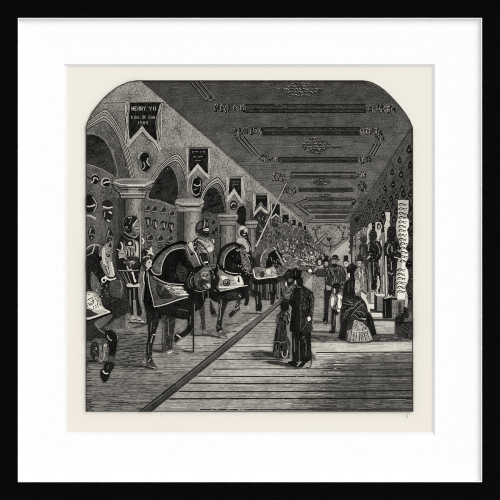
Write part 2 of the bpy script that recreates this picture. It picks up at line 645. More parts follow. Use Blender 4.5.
p = begin('side_windows', 'pale striped far stretch of the right wall between the arms')
p.poly(124, '353,236 361,230 368,226 368,262 356,266 352,262', 'v')
p.hatch('353,237 361,231 368,227 368,262 353,264', [60, 50, 196, 180], 1.7, .8, 90, .7, 12)
for y in (241, 246.6, 252.2):
    p.ell(44, 350, y, 1.5, 1.6); p.ell(120, 349.8, y - .2, .6, .6)
p.build()
p = begin('ceiling_edge_shading', 'darker strokes where the ceiling meets the trophy wall')
p.poly(84, '376,182 350,222.5 343,222 356,202 370,184', 'rough')
p.poly(64, '376,183 351,222.5 348,221 360,202', 'rough')
p.fleck('378,178 352,223 342,222 366,184', 120, [40, 50, 100], 2.2, .6, -55)
p.blob(24, '355,218 358.6,217 359.6,220 357,222 354.6,221')
p.build()

# ---- left-hand wall and its vaults
p = begin('arcade_wall', 'pale stone arcade wall above the mounted knights')
p.poly(112, '86,127 91,112 103,98 118,86 132,81.2 141,81 307,223 307,262 86,345', 'rough')
p.poly(132, '100,103 110,92.6 124,84 140,81.2 166,103.4', 'rough')
p.poly(124, '166,103.4 200,133 246,173 272,195 300,220 270,200 240,186 212,178 205,150 186,147 160,150', 'rough')
p.fleck('103,98 132,82 141,81 300,220 250,190 160,150', 380, [92, 100, 160, 168], 1.3, .5)
p.fleck('163,104 168,104 190,128 186,146 166,150 160,140', 160, [60, 66, 176], 1.4, .6)
p.poly(134, '166,104 212,145 300,222 272,200 212,150 190,148', 'rough')
p.line(48, '104,103.2 129,102.7|162,102.4 167,104', .8, s=False)
p.line(160, '103,104.3 128,103.8', .6, s=False)
p.line(158, '165,103.4 200,133.6 246,174 300,221', .7, s=False)
p.line(70, '186,147.4 212,147.6|226,177 246,176.6|252,194 271,193.6|270,204.5 282,204.4', .8, s=False)
p.build()

def arch(name, label, outer, opening, soffit, bands, dark=30, stone=122, soff=84):
    """outer = moulding run, opening = dark hollow, soffit = the shaded underside."""
    q = begin(name, label)
    q.poly(stone, outer, 'dot')
    q.poly(soff, soffit, 'rough')
    q.blob(dark, opening, 'rough')
    for t, path, w in bands:
        if t > 100:
            q.line(t, path, w * 1.5)
    for t, path, w in bands:
        if t <= 100:
            q.line(t * .6, path, w * 1.1)
    return q

# bay walls behind the arches
p = begin('bay_wall', 'nearest bay wall hung with helmets')
p.poly(84, '86,160 100,166 114,176 124,196 126,345 86,345', 'rough')
p.line(140, '87,164 100,168.6 114,176.4', .7)
p.line(46, '86,163 100,167.2 113,175', .8)
p.hatch('87,165 100,169 116,180 122,200 122,300 87,300', [58, 64, 112], 1.8, .5, 90, .5, 7)
p.poly(66, '110,198 121,198 125,290 108,290 114,240', 'v')
p.build()
p = begin('bay_wall', 'second bay wall hung with rows of helmets')
p.poly(84, '146,198 174,206 186,212 186,262 146,262', 'rough')
p.hatch('147,199 174,207 182,215 182,250 147,262', [60, 108, 112], 1.8, .5, 10, .5, 6)
p.line(130, '146,198.6 160,202 174,207', .7)
p.build()
p = begin('bay_wall', 'third bay wall behind the second rider')
p.poly(66, '200,198 222,200 226,260 200,262', 'rough')
p.line(104, '203,217 217,221 219,240', .6)
for x, y in ((206, 221), (213, 222), (206, 231), (213, 232), (207, 241), (216, 229)):
    p.ell(32, x, y, 2, 2.6); p.line(108, [(x - 1.5, y + 1.2), (x - 1.2, y - 1.4), (x + .6, y - 2)], .5)
p.build()

def moulding(q, outer, inner, lt=158, dk=46, n=4):
    o, i_ = smooth(pts(outer), False, 4), smooth(pts(inner), False, 4)
    q.poly(lt - 10, o + i_[::-1], 'dot')
    for k in range(n + 1):
        f = k / n
        c_ = [(a[0] + (c[0] - a[0]) * f, a[1] + (c[1] - a[1]) * f) for a, c in zip(o, i_)]
        q.line(dk, c_, .95 if k in (0, n) else .75, s=False)
        if k < n:
            f = (k + .5) / n
            c_ = [(a[0] + (c[0] - a[0]) * f, a[1] + (c[1] - a[1]) * f) for a, c in zip(o, i_)]
            q.line(lt + (26 if k % 2 == 0 else -6), c_, .8, s=False)

q = begin('stone_arch', 'nearest great stone arch with stepped mouldings')
q.grad(96, 70, '86,131 95,125 104.4,121.4 111,127 118,137 124,152 128,168 130,180 117,180 114,150 100,137 86,133', 20, 'rough', 6)
q.grad(24, 58, '86,134.6 91,134.4 98,136 104.5,141 110,149 114.4,160 116.6,172 116,178 109,172 100,167.4 92,164 86,163', 75, 'rough', 6)
q.hatch('88,129 106,122 114,132 126,160 130,178 118,178 110,148 98,136 88,134', [50, 60, 112], 1.8, .5, 60, .6, 6)
q.hatch('87,137 99,138 109,150 114,166 113,173 100,166 87,162', [10, 66], 1.7, .5, -35, .55, 6)
q.line(130, '86,134 93,133.6 99.6,136 106.4,142 112,152 116,164 118,178', .6)
moulding(q, '85.6,124 92,118.4 99,113 106,109.4 113,116.6 120,128.6 127,147 131.6,163 134.6,178', '85.6,131.4 91,127.4 98,123.6 104.4,121.2 110.6,126.4 117,136 122.6,151 127.4,167 129.8,178', 146, 50, 4)
q.fleck('86,124 106,109 120,128 134,178 128,178 118,140 104,122 86,131', 130, [60, 90, 176], 1.6, .5)
q.build()
q = begin('stone_arch', 'second stone arch with light mouldings')
q.grad(96, 72, '166,166 174,161.6 182,169 186.6,180 187.6,200 175.5,207 175,186 172,172', 30, 'rough', 6)
q.blob(30, '149,198 151,189 154.4,182 160.5,173 168,165.8 172.6,169 176,176 178,184 178,200 175.4,206 160,200', 'rough')
q.hatch('172,166 177,165 183,172 186,198 177,203 177.6,180', [54, 62, 108], 1.8, .5, 70, .6, 6)
q.hatch('150,196 156,182 168,168 174,178 175,204 160,199', [14, 60], 1.6, .5, -25, .6, 6)
q.line(120, '170,166 174.4,171 177.6,180 178.8,192', .5)
moulding(q, '149.4,183 152.6,177 160,166.4 168,158.6 176.6,154 182,158.4 186.4,168 187.6,180', '152,188.6 155,181.6 161.6,171 168.6,164.4 174.6,161.6 179.4,164 183.4,171.6 185.4,180', 146, 50, 3)
q.fleck('150,184 168,158 178,154 188,180 184,180 176,160 152,188', 60, [60, 90, 176], 1.4, .5)
q.build()
q = begin('stone_arch', 'third stone arch seen more narrowly')
q.grad(90, 70, '211,187 218,183 223.6,190 226,200 227,214 224.4,214 221,197 214,188', 20, 'rough', 4)
q.blob(24, '202.4,214 202,200 205.4,192.6 210.6,188 214.6,187.6 218.6,192 221.6,199 224.4,210 224,214 212,213 206,211', 'rough')
q.hatch('203,212 203,198 213,188 221,196 224,212', [12, 66], 1.6, .5, -25, .6, 5)
moulding(q, '200.6,198 203.6,191 208.6,183.6 217,177.8 222,182 225.4,189.6 226.8,202', '202.6,202 205.4,194 210.4,187 217,183.4 220.4,185.6 223.4,191.6 225.2,203', 160, 44, 2)
q.build()
q = begin('stone_arch', 'fourth stone arch, small and dark')
q.blob(104, '234,210 238,203 243,199 248,203 251,214 251,226 236,224')
q.blob(22, '236.6,222 237,211 240,206.6 243.6,206 247,211 248.6,221 248,228')
q.line(160, '240,201.6 246,204 249.6,211 250.6,221', .8)
q.line(60, '241,204 246,207 248.4,214', .5)
q.build()

# ---- distant bays dissolving into a crowd of riders
p = begin('distant_bays', 'shadowy distant bays of the arcade')
p.poly(78, '246,200 262,205 276,214 292,222 306,228 318,245 318,272 250,272 246,240', 'rough')
p.poly(52, '250,210 256,207 258,222 256,240 250,245', 'rough')
p.poly(60, '262,212 270,214 273,232 262,240', 'rough')
p.blob(34, '254.6,214 258,210 262,212 266,218 267,232 262,240 256,240 254,228', 'rough')
p.blob(46, '272,220 275,218 279,222 279.6,236 273,240', 'rough'); p.blob(56, '284,226 287,224 290,228 290,240 285,242', 'rough')
p.poly(110, '266.6,216 270.6,217 271,244 267.6,244', 'v'); p.poly(104, '280,226 283,226 283.6,246 280.6,246', 'v')
p.line(30, '270.6,218 271,244|283.4,228 283.8,246', .7)
p.build()

# ---- floors
p = begin('platform_floor', 'boarded platform on the left where the horses stand')
p.poly(120, '86,330 140,328 200,300 283,285 283,298 228,340 190,371.5 141,411 86,411', 'h')
p.poly(98, '86,338 130,330 150,345 152,362 132,372 100,366 86,366', 'h')
p.poly(104, '86,384 118,378 150,384 166,380 176,384 141,411 86,411', 'h')
p.poly(142, '152,350 180,352 196,356 206,352 214,352 190,371 160,372 142,362', 'h')
p.poly(160, '176,344 190,334 222,336 246,322 262,312 270,306 250,322 228,340 212,352 186,350', 'h')
p.poly(118, '186,300 224,300 240,312 246,318 222,334 186,336', 'h')
p.poly(140, '240,300 276,296 283,297.6 262,313 240,316', 'h')
p.hatch('86,344 150,342 180,350 228,340 190,371 141,411 86,411', [56, 66, 76], 2.05, .55, 0, .6, 20)
p.hatch('86,400 150,402 141,411 86,411', [30, 40], 1.8, .6, 0, .7, 14)
p.hatch('86,384 96,390 96,411 86,411', [30, 40], 1.8, .6, 0, .6, 8)
p.hatch('86,366 150,370 206,358 141,411 86,411', [150, 158], 2.05, .5, 0, .3, 12)
p.hatch('176,344 196,334 250,318 280,298 228,340 200,360', [110, 118, 96], 2.2, .5, 0, .45, 14)
p.hatch('86,338 130,330 152,350 150,364 104,366 86,362', [40, 46, 112], 1.8, .6, -6, .6, 10)
p.hatch('104,331 148,333 150,350 140,366 112,370 96,362', [34, 40, 50], 1.7, .65, -8, .6, 9)
p.hatch('148,349 196,350 190,353 150,354', [50, 60], 1.5, .5, 0, .6, 8)
p.hatch('86,362 92,364 92,411 86,411', [30, 44], 1.6, .6, 0, .7, 4)
p.fleck('88,350 200,350 141,409 88,409', 150, [60, 150], 3, .5, 0)
p.build()
p = begin('plank_floor', 'pale plank floor of the public walk')
p.poly(158, '284,299 300,290 320,286 330,276 345,276 412.4,320 412.4,411 153,411 192,378', 'h')
p.poly(192, '300,343 412,343 412,352.4 330,353 296,352', 'h')
p.poly(198, '322,343 412,341.6 412,351.6 340,352', 'h')
p.poly(176, '213,372 300,356 345,360 320,372 250,381 205,380', 'h')
p.poly(150, '190,382 300,380 330,388 340,411 153,411', 'h')
for k in range(7):
    e = k / 6.0
    x0 = 296 + 34 * e
    p.poly(142 - 56 * e, [(x0 + 44, 354 + 8 * e), (413.4, 352.6 + 10 * e), (413.4, 411.6), (x0 - 4 - 12 * (1 - e), 411.6), (x0 - 8, 402 - 3 * e), (x0 + 6, 394 - 4 * e), (x0 - 2, 386), (x0 + 22, 379 - 4 * e), (x0 + 10, 371), (x0 + 30, 362 + 3 * e)], 'h')
p.poly(104, '352,357 413.4,354.6 413.4,362 372,364', 'h')
p.poly(180, '228,346 262,336 274,330 274,352 240,356 222,354', 'h')
p.poly(150, '240,334 284,300 288,330 276,344 236,344', 'h')
p.hatch('284,300 287,330 230,345 236,340', [84, 94, 100], 3.0, .7, 0, .85, 24)
p.hatch('196,378 240,342 280,342 300,356 345,360 330,411 153,411', [108, 118, 126], 2.2, .5, 0, .5, 22)
p.hatch('196,378 250,350 345,356 330,411 160,409', [200, 190], 3.1, .6, 0, .3, 14)
p.hatch('336,354 413,352 413,411 286,411 300,398 320,376', [50, 58, 68], 1.5, .55, 0, .6, 16)
p.hatch('316,356 413,353 413,411 290,411 306,376', [124, 114, 134], 2.0, .5, 0, .33, 12)
p.hatch('286,362 350,358 330,380 312,400 280,408', [96, 110, 170], 1.7, .5, 0, .5, 12)
p.line(206, '337,350.6 360,349|334,364.6 348,364|300,368.6 322,367.6|346,356 372,354.6', .8, .3)
p.hatch('300,352 345,352 330,372 296,372', [206, 220], 2.2, .7, 0, .4, 12)
p.hatch('305,343 412,342 412,352 300,352', [140, 150, 226], 1.7, .5, 0, .4, 12)
p.line(50, '226,346.8 276,346.4', .8, .4)
p.line(54, '208,359.4 280,359', .9)
p.line(46, '213,369 342,368.6', 1.0)
p.line(40, '194,376 260,376.4 412,376', 1.1)
p.line(40, '186,383 250,383.4 340,383', 1.2)
p.line(36, '176,391.2 260,391.6 412,390.4', 1.3)
p.line(30, '166,398.8 280,398.4 412,398', 1.4)
p.line(44, '316,352.4 412,351.8', 1.1)
p.line(60, '320,364 412,362|326,370.6 412,369.6|340,384 412,383', .8)
p.line(46, '200,409.3 412,409', 1.0)
p.fleck('210,408 258,408 258,410.6 210,410.6', 30, [200, 170], 2.6, .7, 20)
p.fleck('200,380 340,360 340,408 170,408', 150, [90, 100, 190], 3, .45, 0)
p.build()
p = begin('platform_kerb', 'dark sloping kerb board along the platform edge')
p.grad(46, 100, '138,411.6 190,371 228.5,339.6 260,315.2 283,297 285,300.4 260,322.6 236,343.4 204,369.6 192,379.4 152,411.6', -39, 'dot', 8)
p.line(30, '141,411 190,372 228.5,340.6', .9, s=False)
p.line(60, '228.5,340.6 260,316 283,297.6', .7, s=False)
p.line(112, '142,411 191,373 232,339.6 283.6,298', .6, s=False)
p.line(28, '150,411 191,378 234,343.6 284.4,300.4', .7, s=False)
p.line(160, '152.8,411.4 192.8,380 237,344 285.4,301', .6, s=False)
p.hatch('141,411 190,372 283,298 284,299 192,378 153,411', [30, 72], 2.2, .5, -39, .6, 8)
p.build()
p = begin('floor_light', 'pale wedge of light on the distant floor')
p.poly(172, '303,286 313,274 314,296 311,300 304,298', 'dot')
p.build()
p = begin('far_floor', 'far stretch of floor between the visitors')
p.poly(150, '314,296 330,290 332,312 331,333 312,334', 'h')
p.hatch('314,298 331,296 331,332 312,333', [100, 200, 110], 1.8, .5, 0, .6, 7)
p.build()
p = begin('far_floor', 'far stretch of floor before the pedestals')
p.poly(168, '374,316 396,318 396,334 372,333', 'h')
p.poly(196, '372,321.5 395,321.5 395,326 372,325', 'h')
p.hatch('374,320 396,320 396,333 372,333', [120, 220], 1.8, .5, 0, .6, 9)
p.build()

# ================================================================== COLUMNS
def column(label, cap, neck, shaft, lines, tones):
    q = begin('column', label)
    lt, mid, dk = tones
    x0, x1, y0, y1 = shaft
    w = x1 - x0
    def strip(a, c_): return [(x0 + w * a, y0), (x0 + w * c_, y0), (x0 + w * c_, y1), (x0 + w * a, y1)]
    q.grad(dk, mid, strip(0, .36), 0, 'v', 4)
    q.grad(mid + 8, lt, strip(.36, .58), 0, 'v', 3)
    q.grad(lt, mid, strip(.58, .8), 0, 'v', 3)
    q.grad(mid - 4, dk, strip(.8, 1), 0, 'v', 3)
    q.line(dk - 10, [(x0 + w * .35, y0), (x0 + w * .35, y1)], .5, s=False)
    q.line(dk - 45, [(x0, y0), (x0, y1)], .9, s=False)
    q.fleck(strip(0, 1), int(w * (y1 - y0) / 9), [dk, lt + 24, dk - 20], 2.0, .5, 85)
    q.build()
    c = begin('capital', 'moulded stone capital', None)
    c.grad(mid - 14, mid + 16, cap, 0, 'dot', 5)
    c.poly(lt, neck, 'dot')
    c.fleck(cap, 26, [dk, lt + 30], 1.6, .5, 10)
    for t, path, ww in lines:
        c.line(t, path, ww, s=False)
    c.build()

p = begin('column_shade')
p.poly(48, '118,198 126,198 126,300 116,300 119,240', 'v')
p.poly(54, '177,212 186,212 186,244 177,243', 'v')
p.build()
column('nearest stone column, behind the first knight', '112,184 114,180 120,178 150,177.4 154.6,181 153,187 148,191.6 145,195 144.6,198 121,198 120,193 115,189',
       '128,188 140,187.6 139,193 129,193.4', (125, 145.4, 197, 272),
       [(150, '115,180.6 124,179.4 148,179.2', 1.4), (30, '118,188.2 122,189.4 146,189.2 151,187', 1.0), (210, '129,190.6 138,190.4', 1.6), (44, '121,191.6 124,196', 1.2), (60, '143,190 142,196', 1.2), (215, '127,185.6 145,185.4', .9), (40, '112,184 119,187.4 146,187.4 153.6,183', .8), (180, '114,182 121,184.6 146,184.4 153.6,181', 1.3), (60, '116,189.4 122,191 146,190.6 150,188.6', .8),
        (176, '120,193 124,193.8 145,193.4', .9), (50, '120,195.2 145,195', .8), (150, '120.6,197 145,196.8', .9), (46, '121,198.6 145,198.6', .8),
        (34, '112,184 115,190 119.6,193 120.6,198', 1.2), (44, '153.6,183 152,188 147,191.6 145,197', .9)], (150, 112, 70))
column('second stone column, between the two nearest riders', '174.6,204 176,199.4 182,198.4 200,198.6 204.4,201 203.6,206 201,209 200.6,212.4 179,212.4 177.6,208.6',
       '184,200.6 198,200.8 198,205 184,205', (184, 201.4, 212, 262),
       [(206, '184,203.6 198,203.6', 1.0), (34, '180,206.8 200,206.8', .9), (196, '186,209 197,209', .9), (40, '175,204 183,206.4 199,206.4 204,203', .8), (176, '176,202 183,204 199,204 204,201.4', 1.1), (60, '178,208 201.6,208', .7),
        (160, '178,210 201,210', .8), (46, '179,212 201,212', .8)], (150, 128, 84))
column('third stone column, behind the second horse', '217,217 219,213.4 236,213 238.4,216 237.6,219.4 235.6,222 235.4,225.6 220.6,225.6 219.6,221.4',
       '224,214.6 233,214.6 233,218 224,218', (220.4, 235.8, 225, 254),
       [(52, '217,217.6 236,217.6', .6), (164, '218,215.8 237.6,215.6', 1.1), (56, '219,221 236.6,220.6', .7), (152, '220,223 235.6,222.8', .8), (50, '220.6,225.4 235.6,225.4', .7)], (134, 104, 70))
column('fourth stone column, small, beside the slanting lance', '244.6,223 246,220.4 256,220.4 258.4,222 257,226 255.6,228.6 247,228.6',
       '248,221.6 255,221.6 255,224 248,224', (247.4, 255.8, 228.4, 252),
       [(54, '245,224.6 257.6,224.4', .6), (160, '245.4,222.6 258,222.4', .9), (140, '246.6,226.6 256.4,226.6', .7), (46, '247,228.6 256,228.6', .6)], (134, 104, 66))

# ================================================================== TROPHIES ON THE BAY WALLS
def wall_helmet(x, y, r, label=None, t=(22, 150)):
    q = begin('helmet', label)
    dk, lt = t
    q.ell(120, x, y, r * 1.15, r * 1.3)
    q.blob(dk, [(x - r, y + r * .4), (x - r * .9, y - r * .6), (x - r * .1, y - r * 1.2), (x + r * .8, y - r * .7), (x + r, y + r * .3), (x + r * .4, y + r * 1.1), (x - r * .5, y + r * 1.1)])
    q.line(lt, [(x - r * .6, y + r * .1), (x - r * .5, y - r * .6), (x + r * .1, y - r * .9)], r * .26)
    q.line(lt - 20, [(x - r * .7, y + r * .55), (x + r * .1, y + r * .7), (x + r * .8, y + r * .4)], r * .28)
    q.build()
for x, y, r_ in ((147.6, 208.5, 2.4), (154, 209.5, 2.6), (163, 210.5, 2.6), (171.4, 214, 2.4), (149.8, 238.5, 2.8), (160, 239, 2.8), (170, 239, 2.6)):
    wall_helmet(x, y, r_ * 1.3, t=(34, 150))
for x, y in ((147.5, 222), (155, 224.5), (163.5, 225.6), (171, 227.4)):
    q = begin('shield')
    q.blob(112, [(x - 3.3, y - 5.4), (x + 3.3, y - 5.4), (x + 3.5, y), (x, y + 6.8), (x - 3.5, y)])
    q.blob(32, [(x - 2.6, y - 4.8), (x + 2.9, y - 4.6), (x + 2.9, y), (x, y + 6), (x - 2.9, y)])
    q.fleck([(x - 3, y - 5), (x + 3, y - 5), (x + 3, y + 5), (x - 3, y + 5)], 14, [20, 100, 130], 2, .6)
    q.line(150, [(x + .6, y - 2.4), (x + 1.1, y + 2.4)], 1.5)
    q.line(100, [(x - 1.8, y + 2), (x - 1.6, y - 3)], .6)
    q.build()
for x, y in ((149.6, 244.5), (160, 246), (167, 243)):
    q = begin('gauntlet')
    q.blob(40, [(x - 2, y - 1), (x + 2, y - 1.4), (x + 1.2, y + 2.6), (x - 1.2, y + 2.4)])
    q.line(138, [(x - 1.5, y), (x + .8, y + .6)], .6)
    q.build()

q = begin('roundel', 'round studded boss hanging with a spear tip in the nearest bay')
q.ell(106, 95, 179, 5, 6.4); q.ell(20, 95.2, 179.2, 3.9, 5.2)
q.line(176, '91,183 93.6,181 94,178 97,178.6 98.4,180.4', 1.2); q.line(160, '92.4,176 95,174.4 97,175.4', .8)
q.line(30, '87,177 91,179|98,180 102,181', 1.1); q.build()
q = begin('roundel', 'round boss with bright rim in the nearest bay')
q.ell(168, 105.8, 182.4, 5, 4.8); q.ell(22, 106.4, 182.8, 4, 4.1)
q.line(190, '103.6,183.6 106,182.2 109.6,182', 1.3); q.build()
q = begin('helmet', 'large dark helmet at the left edge with a pale gorget')
q.blob(40, '86,196 92,195 96.6,200 97.6,207 93,212 86,211')
q.blob(18, '86,197 91.6,196 93.6,203 92,211 86,210')
q.line(190, '87,206.4 91,206.4 95.4,204.6', 1.4); q.line(150, '92.6,197 95.6,201 96.6,206 94,211.6', 1.0)
q.line(176, '86,215.6 91,216 96,219', 1.8); q.line(120, '86,219 91,218 95.6,220.6', .9); q.build()
q = begin('helmet', 'brimmed helmet with bright cheek plates in the nearest bay')
q.blob(28, '104,201 109,200 113,204.6 111.6,209 104,207.6 102,205')
q.line(196, '102.6,206.4 108,208 112.6,207', 1.3)
q.blob(34, '103,210 112,210 113,215 110,221.6 106,221.6 103.4,216')
q.line(196, '109,211.6 112,213.4', 1.6); q.line(150, '105,212 104.6,217', .9); q.line(180, '107,220 110,221.6', 1.6); q.build()
for x, y, l in ((91.5, 231, 'pointed helmet above the horse at the left edge'), (109.6, 233, 'small crested helmet beside the first knight')):
    q = begin('helmet', l)
    q.blob(30, [(x - 3.4, y + 3), (x - 2.6, y - 1), (x, y - 4.6), (x + 2.6, y - 1.4), (x + 3.6, y + 3), (x, y + 4.4)])
    q.line(150, [(x - 1.8, y + 2.4), (x - .8, y - 1.6), (x + .4, y - 2.6)], 1.0); q.line(134, [(x - 2.6, y + 3.2), (x + 2.8, y + 3.2)], .8)
    q.blob(44, [(x - 2.2, y + 5), (x + 2.4, y + 5), (x + 1.6, y + 9), (x - 1.4, y + 9)]); q.line(138, [(x, y + 6), (x + .6, y + 8)], .9)
    q.build()
q = begin('helmet', 'crested helmet on a bracket under the lettered banner')
q.blob(84, '138,157 142,151.6 148,152 151,157 151.6,164 149,171 143,173.6 138.6,170')
q.blob(20, '140,158 143,153 147.6,153.4 149.6,158 148,163 150,167 146,171.6 141.6,170 142.4,164')
q.line(176, '138.6,159 139.6,154.6 143,152', 1.2); q.line(180, '148.4,158 147,162 149.6,165.6', 1.0); q.line(150, '142,170 145,166.6 143.6,162', .9); q.line(140, '139,166 140.6,171 145,173', .8)
q.build()
q = begin('helmet', 'dark helmet on a bracket under the second banner')
q.blob(20, '191,182 193.6,177.4 198.6,176.6 202,181 202,189 200,197 194,197 192.4,190'); q.line(160, '193,193 196,195.4 199.6,193|192.4,181.6 191.6,188 193,194', .9); q.line(130, '200,180 201,186 200,192', .8)
q.line(170, '192,182 194,178 197,177', 1.0); q.line(190, '194,184.6 198,186 200.6,184', .9); q.line(140, '194,190 197.4,188.6', .8); q.build()
q = begin('helmet', 'small helmet under the third banner')
q.blob(24, '230,204 232,201 235.4,201 237.4,204 236.6,208.6 233,210 230.4,208'); q.line(176, '231,206 233,203 235.6,204', .9); q.line(120, '232,209 236,208', .7); q.build()

# ================================================================== BANNERS
def banner(label, strips, body, vee, extra=None):
    q = begin('banner', label)
    q.poly(22, body, 'v')
    q.poly(176, vee, 'dot')
    for s_ in strips:
        q.blob(150, s_)
        q.line(205, [pts(s_)[0], pts(s_)[len(pts(s_)) // 2]], .5, s=False)
    q.line(40, [pts(vee)[0], pts(vee)[1], pts(vee)[2]] if len(pts(vee)) > 6 else vee, .5, s=False)
    if extra: extra(q)
    q.build()

def first_banner(q):
    q.hatch('130,104 161,104 158,138 155,142 142,124 130,138', [12, 52, 60], 1.9, .5, 90, .5, 8)
    q.line(10, '126,103.4 128,108 125.8,120 127.4,134 126.4,144', .7)
    q.line(120, '127.6,106 128.6,118 126.6,130 128.4,140|158.6,116 160.4,128 160,140 161.4,148', .8)
    q.line(30, '161.8,104 160.4,112 156.6,120 158,130 160,142', .6)
    q.line(130, '131,140.4 137,134 142.4,129.6 146,134 151,139.6 156,146', .6)
    q.line(36, '142.6,132 148,138.6 154,143.6 158,150', .9)
    # lettering, drawn with the strokes of the original
    def word(x, y, h, w, gap, text, t):
        G = {'H': '0,0 0,1|1,0 1,1|0,.5 1,.5', 'E': '1,0 0,0 0,1 1,1|0,.5 .8,.5', 'N': '0,1 0,0 1,1 1,0', 'R': '0,1 0,0 1,.1 1,.45 0,.5 1,1',
             'Y': '0,0 .5,.5 1,0|.5,.5 .5,1', 'V': '0,0 .5,1 1,0', 'I': '.5,0 .5,1', 'K': '0,0 0,1|1,0 0,.5 1,1', 'G': '1,.1 0,.1 0,1 1,.9 1,.5 .6,.5',
             'O': '0,0 1,0 1,1 0,1 0,0', 'F': '1,0 0,0 0,1|0,.5 .8,.5', 'L': '0,0 0,1 1,1', 'A': '0,1 .5,0 1,1|.2,.65 .8,.65', 'D': '0,0 .8,.15 .8,.85 0,1 0,0',
             '1': '.5,0 .5,1', '5': '1,0 0,0 0,.45 1,.55 .9,1 0,1', '0': '.1,0 .9,0 .9,1 .1,1 .1,0'}
        for ch in text:
            if ch != ' ':
                for st in G[ch].split('|'):
                    q.line(t, [(x + a * w, y + b * h) for a, b in pts(st)], .62, s=False)
            x += gap if ch != 'I' else gap * .75
    word(132, 106.8, 3.7, 1.7, 2.95, 'HENRY VII', 176)
    word(131.6, 116, 2.8, 1.4, 2.25, 'KING OF ENG', 130)
    word(138, 121.4, 2.8, 1.5, 2.7, '1500', 128)
banner('long swallow-tailed banner lettered HENRY VII with white curtain edges',
       ['125,103.6 129.4,103 129,116 127.6,130 129.6,141 127,147.6 125,140 125.8,124',
        '162.2,104 161,112 158.6,119 160,131 160.6,142 160.8,150 158.6,146 156.6,134 155.8,122 158,112 160,105'],
       '129.4,102.6 161.6,102.4 160,110 156.6,120 157,138 155,143 150,136 142.5,124.6 134,136 129.2,140',
       '142.4,125.6 146.4,131 152,137 156.6,141.6 160.6,152.4 156,149 150,140.6 145,135.6 142.6,131.4 139,134.6 134,140 129.6,145.6 127,147.8 128.4,142 134,135.4 138.6,131', first_banner)
banner('second banner with a white chevron and illegible lettering',
       ['186.6,148.4 188.6,148.4 188.2,160 188,172 188.8,180 187,190 186.6,170', '208.4,148.6 210.6,148.6 209.8,158 210.6,168 209.4,178 207.8,168 208.4,158'],
       '189.6,148.6 208.4,148.6 208,160 208.6,176 205,173 197.8,163 190.6,172 189.2,168',
       '197.9,163.4 201.6,167.6 205.6,172.6 209.4,175 209.4,179.6 204,174.8 198,167.8 193.4,173 188.4,179 188.6,175.4 193.6,168.6',
       lambda q: (q.line(130, '192,152 194,152|195.4,151.6 197.6,152|199,152 201,152|202.6,151.8 205,152', .9), q.line(118, '193,157 196,157|198,157 203,156.6', .8),
                  q.line(112, '195,160.6 201,160.4', .7), q.hatch('190,150 208,150 208,170 198,162 190,170', [12, 56], 1.8, .5, 90, .5, 6)))
banner('third banner, long and dark with a white chevron',
       ['226.4,177.4 229.4,177.4 228.8,190 227.4,201 226.2,190', '241.4,177.6 246,177.4 244,186 245,196 241.8,204 241,190'],
       '229.2,178.4 242,178.4 241.8,196 239.6,197 234.4,187 229,196',
       '234.4,188 238,194 241.8,199 242.2,204.4 238.4,199.6 234.4,193.4 230.6,198.4 226.8,203 227,198 230.6,193',
       lambda q: (q.hatch('230,180 241,180 241,192 235,188 230,193', [12, 66], 1.6, .5, 90, .6, 5), q.line(96, '232,182 239,182|233,184.6 238,184.6', .6)))
banner('fourth banner, smaller, with a white chevron',
       ['252.8,194.6 255.6,194.6 255.4,206 253,214', '267.6,194 270.6,193.6 269.4,204 270,210 268,213.6 267.4,204'],
       '255.4,195.4 267.8,195.2 267.6,208 264,206 261,201 255.4,208',
       '261,205 264.6,209 268,211 268.8,214.6 265,213 261,208.8 257.6,212 253.4,217 254,212.6 257.6,208.6', lambda q: q.line(84, '257,198 266,198', .6))
for x, y, w, h in ((270.6, 204.6, 10.6, 14), (281, 215, 9, 11), (290.6, 219.8, 6, 9), (297.4, 222.4, 5, 8), (303, 226, 3.6, 6)):
    banner('distant small banner with a pale chevron, one of the receding row',
           [[(x, y), (x + w * .14, y), (x + w * .1, y + h * .9)], [(x + w * .86, y), (x + w, y), (x + w * .92, y + h * .9)]],
           [(x + w * .12, y), (x + w * .88, y), (x + w * .86, y + h * .75), (x + w * .5, y + h * .62), (x + w * .12, y + h * .85)],
           [(x + w * .5, y + h * .62), (x + w * .92, y + h * .9), (x + w * .94, y + h * 1.06), (x + w * .5, y + h * .78), (x + w * .05, y + h * 1.08), (x + w * .05, y + h * .94)])

# ================================================================== DISTANT RIDERS (middle distance)
p = begin('distant_riders', 'throng of distant mounted figures receding along the platform')
p.poly(74, '262,228 290,226 308,232 322,250 330,262 326,270 300,270 282,270 262,262', 'rough')
p.fleck('258,212 276,214 300,226 316,240 326,252 330,264 310,272 262,264', 900, [18, 24, 30, 36, 104, 128, 150, 90], 2.0, .9, 70)
p.fleck('258,214 276,216 300,228 316,240 326,252 330,264 310,272 262,264', 260, [20, 118, 140], 4.0, .5, 100)
p.fleck('282,236 304,240 328,256 326,268 290,266', 170, [190, 210, 20, 24], 1.8, 1.0, 70)
p.fleck('276,240 300,240 322,256 322,266 280,262', 80, [14, 24, 150, 170], 2.8, 1.2, 70)
p.fleck('286,256 326,256 326,268 290,268', 120, [170, 200, 14, 20], 2.0, 1.0, 10)
p.poly(60, '262,284 286,280 286,298 262,300', 'rough')
p.hatch('262,284 284,282 284,300 262,298', [24, 118, 126], 2, 1.1, 88, .8, 9)
p.build()
p = begin('horse', 'distant horse head and pale trappings, behind the third horse')
p.blob(88, '280,258 288,255.6 294,260 297,266 291,268.6 284,269'); p.fleck('278,255 298,255 298,270 280,270', 110, [18, 24, 140, 170, 120], 2.0, .8, 30); p.blob(20, '275,258 280,257 282.6,261 281,266 276.6,265')
p.line(150, '285,267 292,267 296.6,264.6|282,256 286,254.6', .8); p.blob(24, '286,271 296,268 300,272 299,277 288,278'); p.fleck('284,268 300,268 300,280 286,280', 40, [110, 84, 10], 2.0, .8)
p.build()

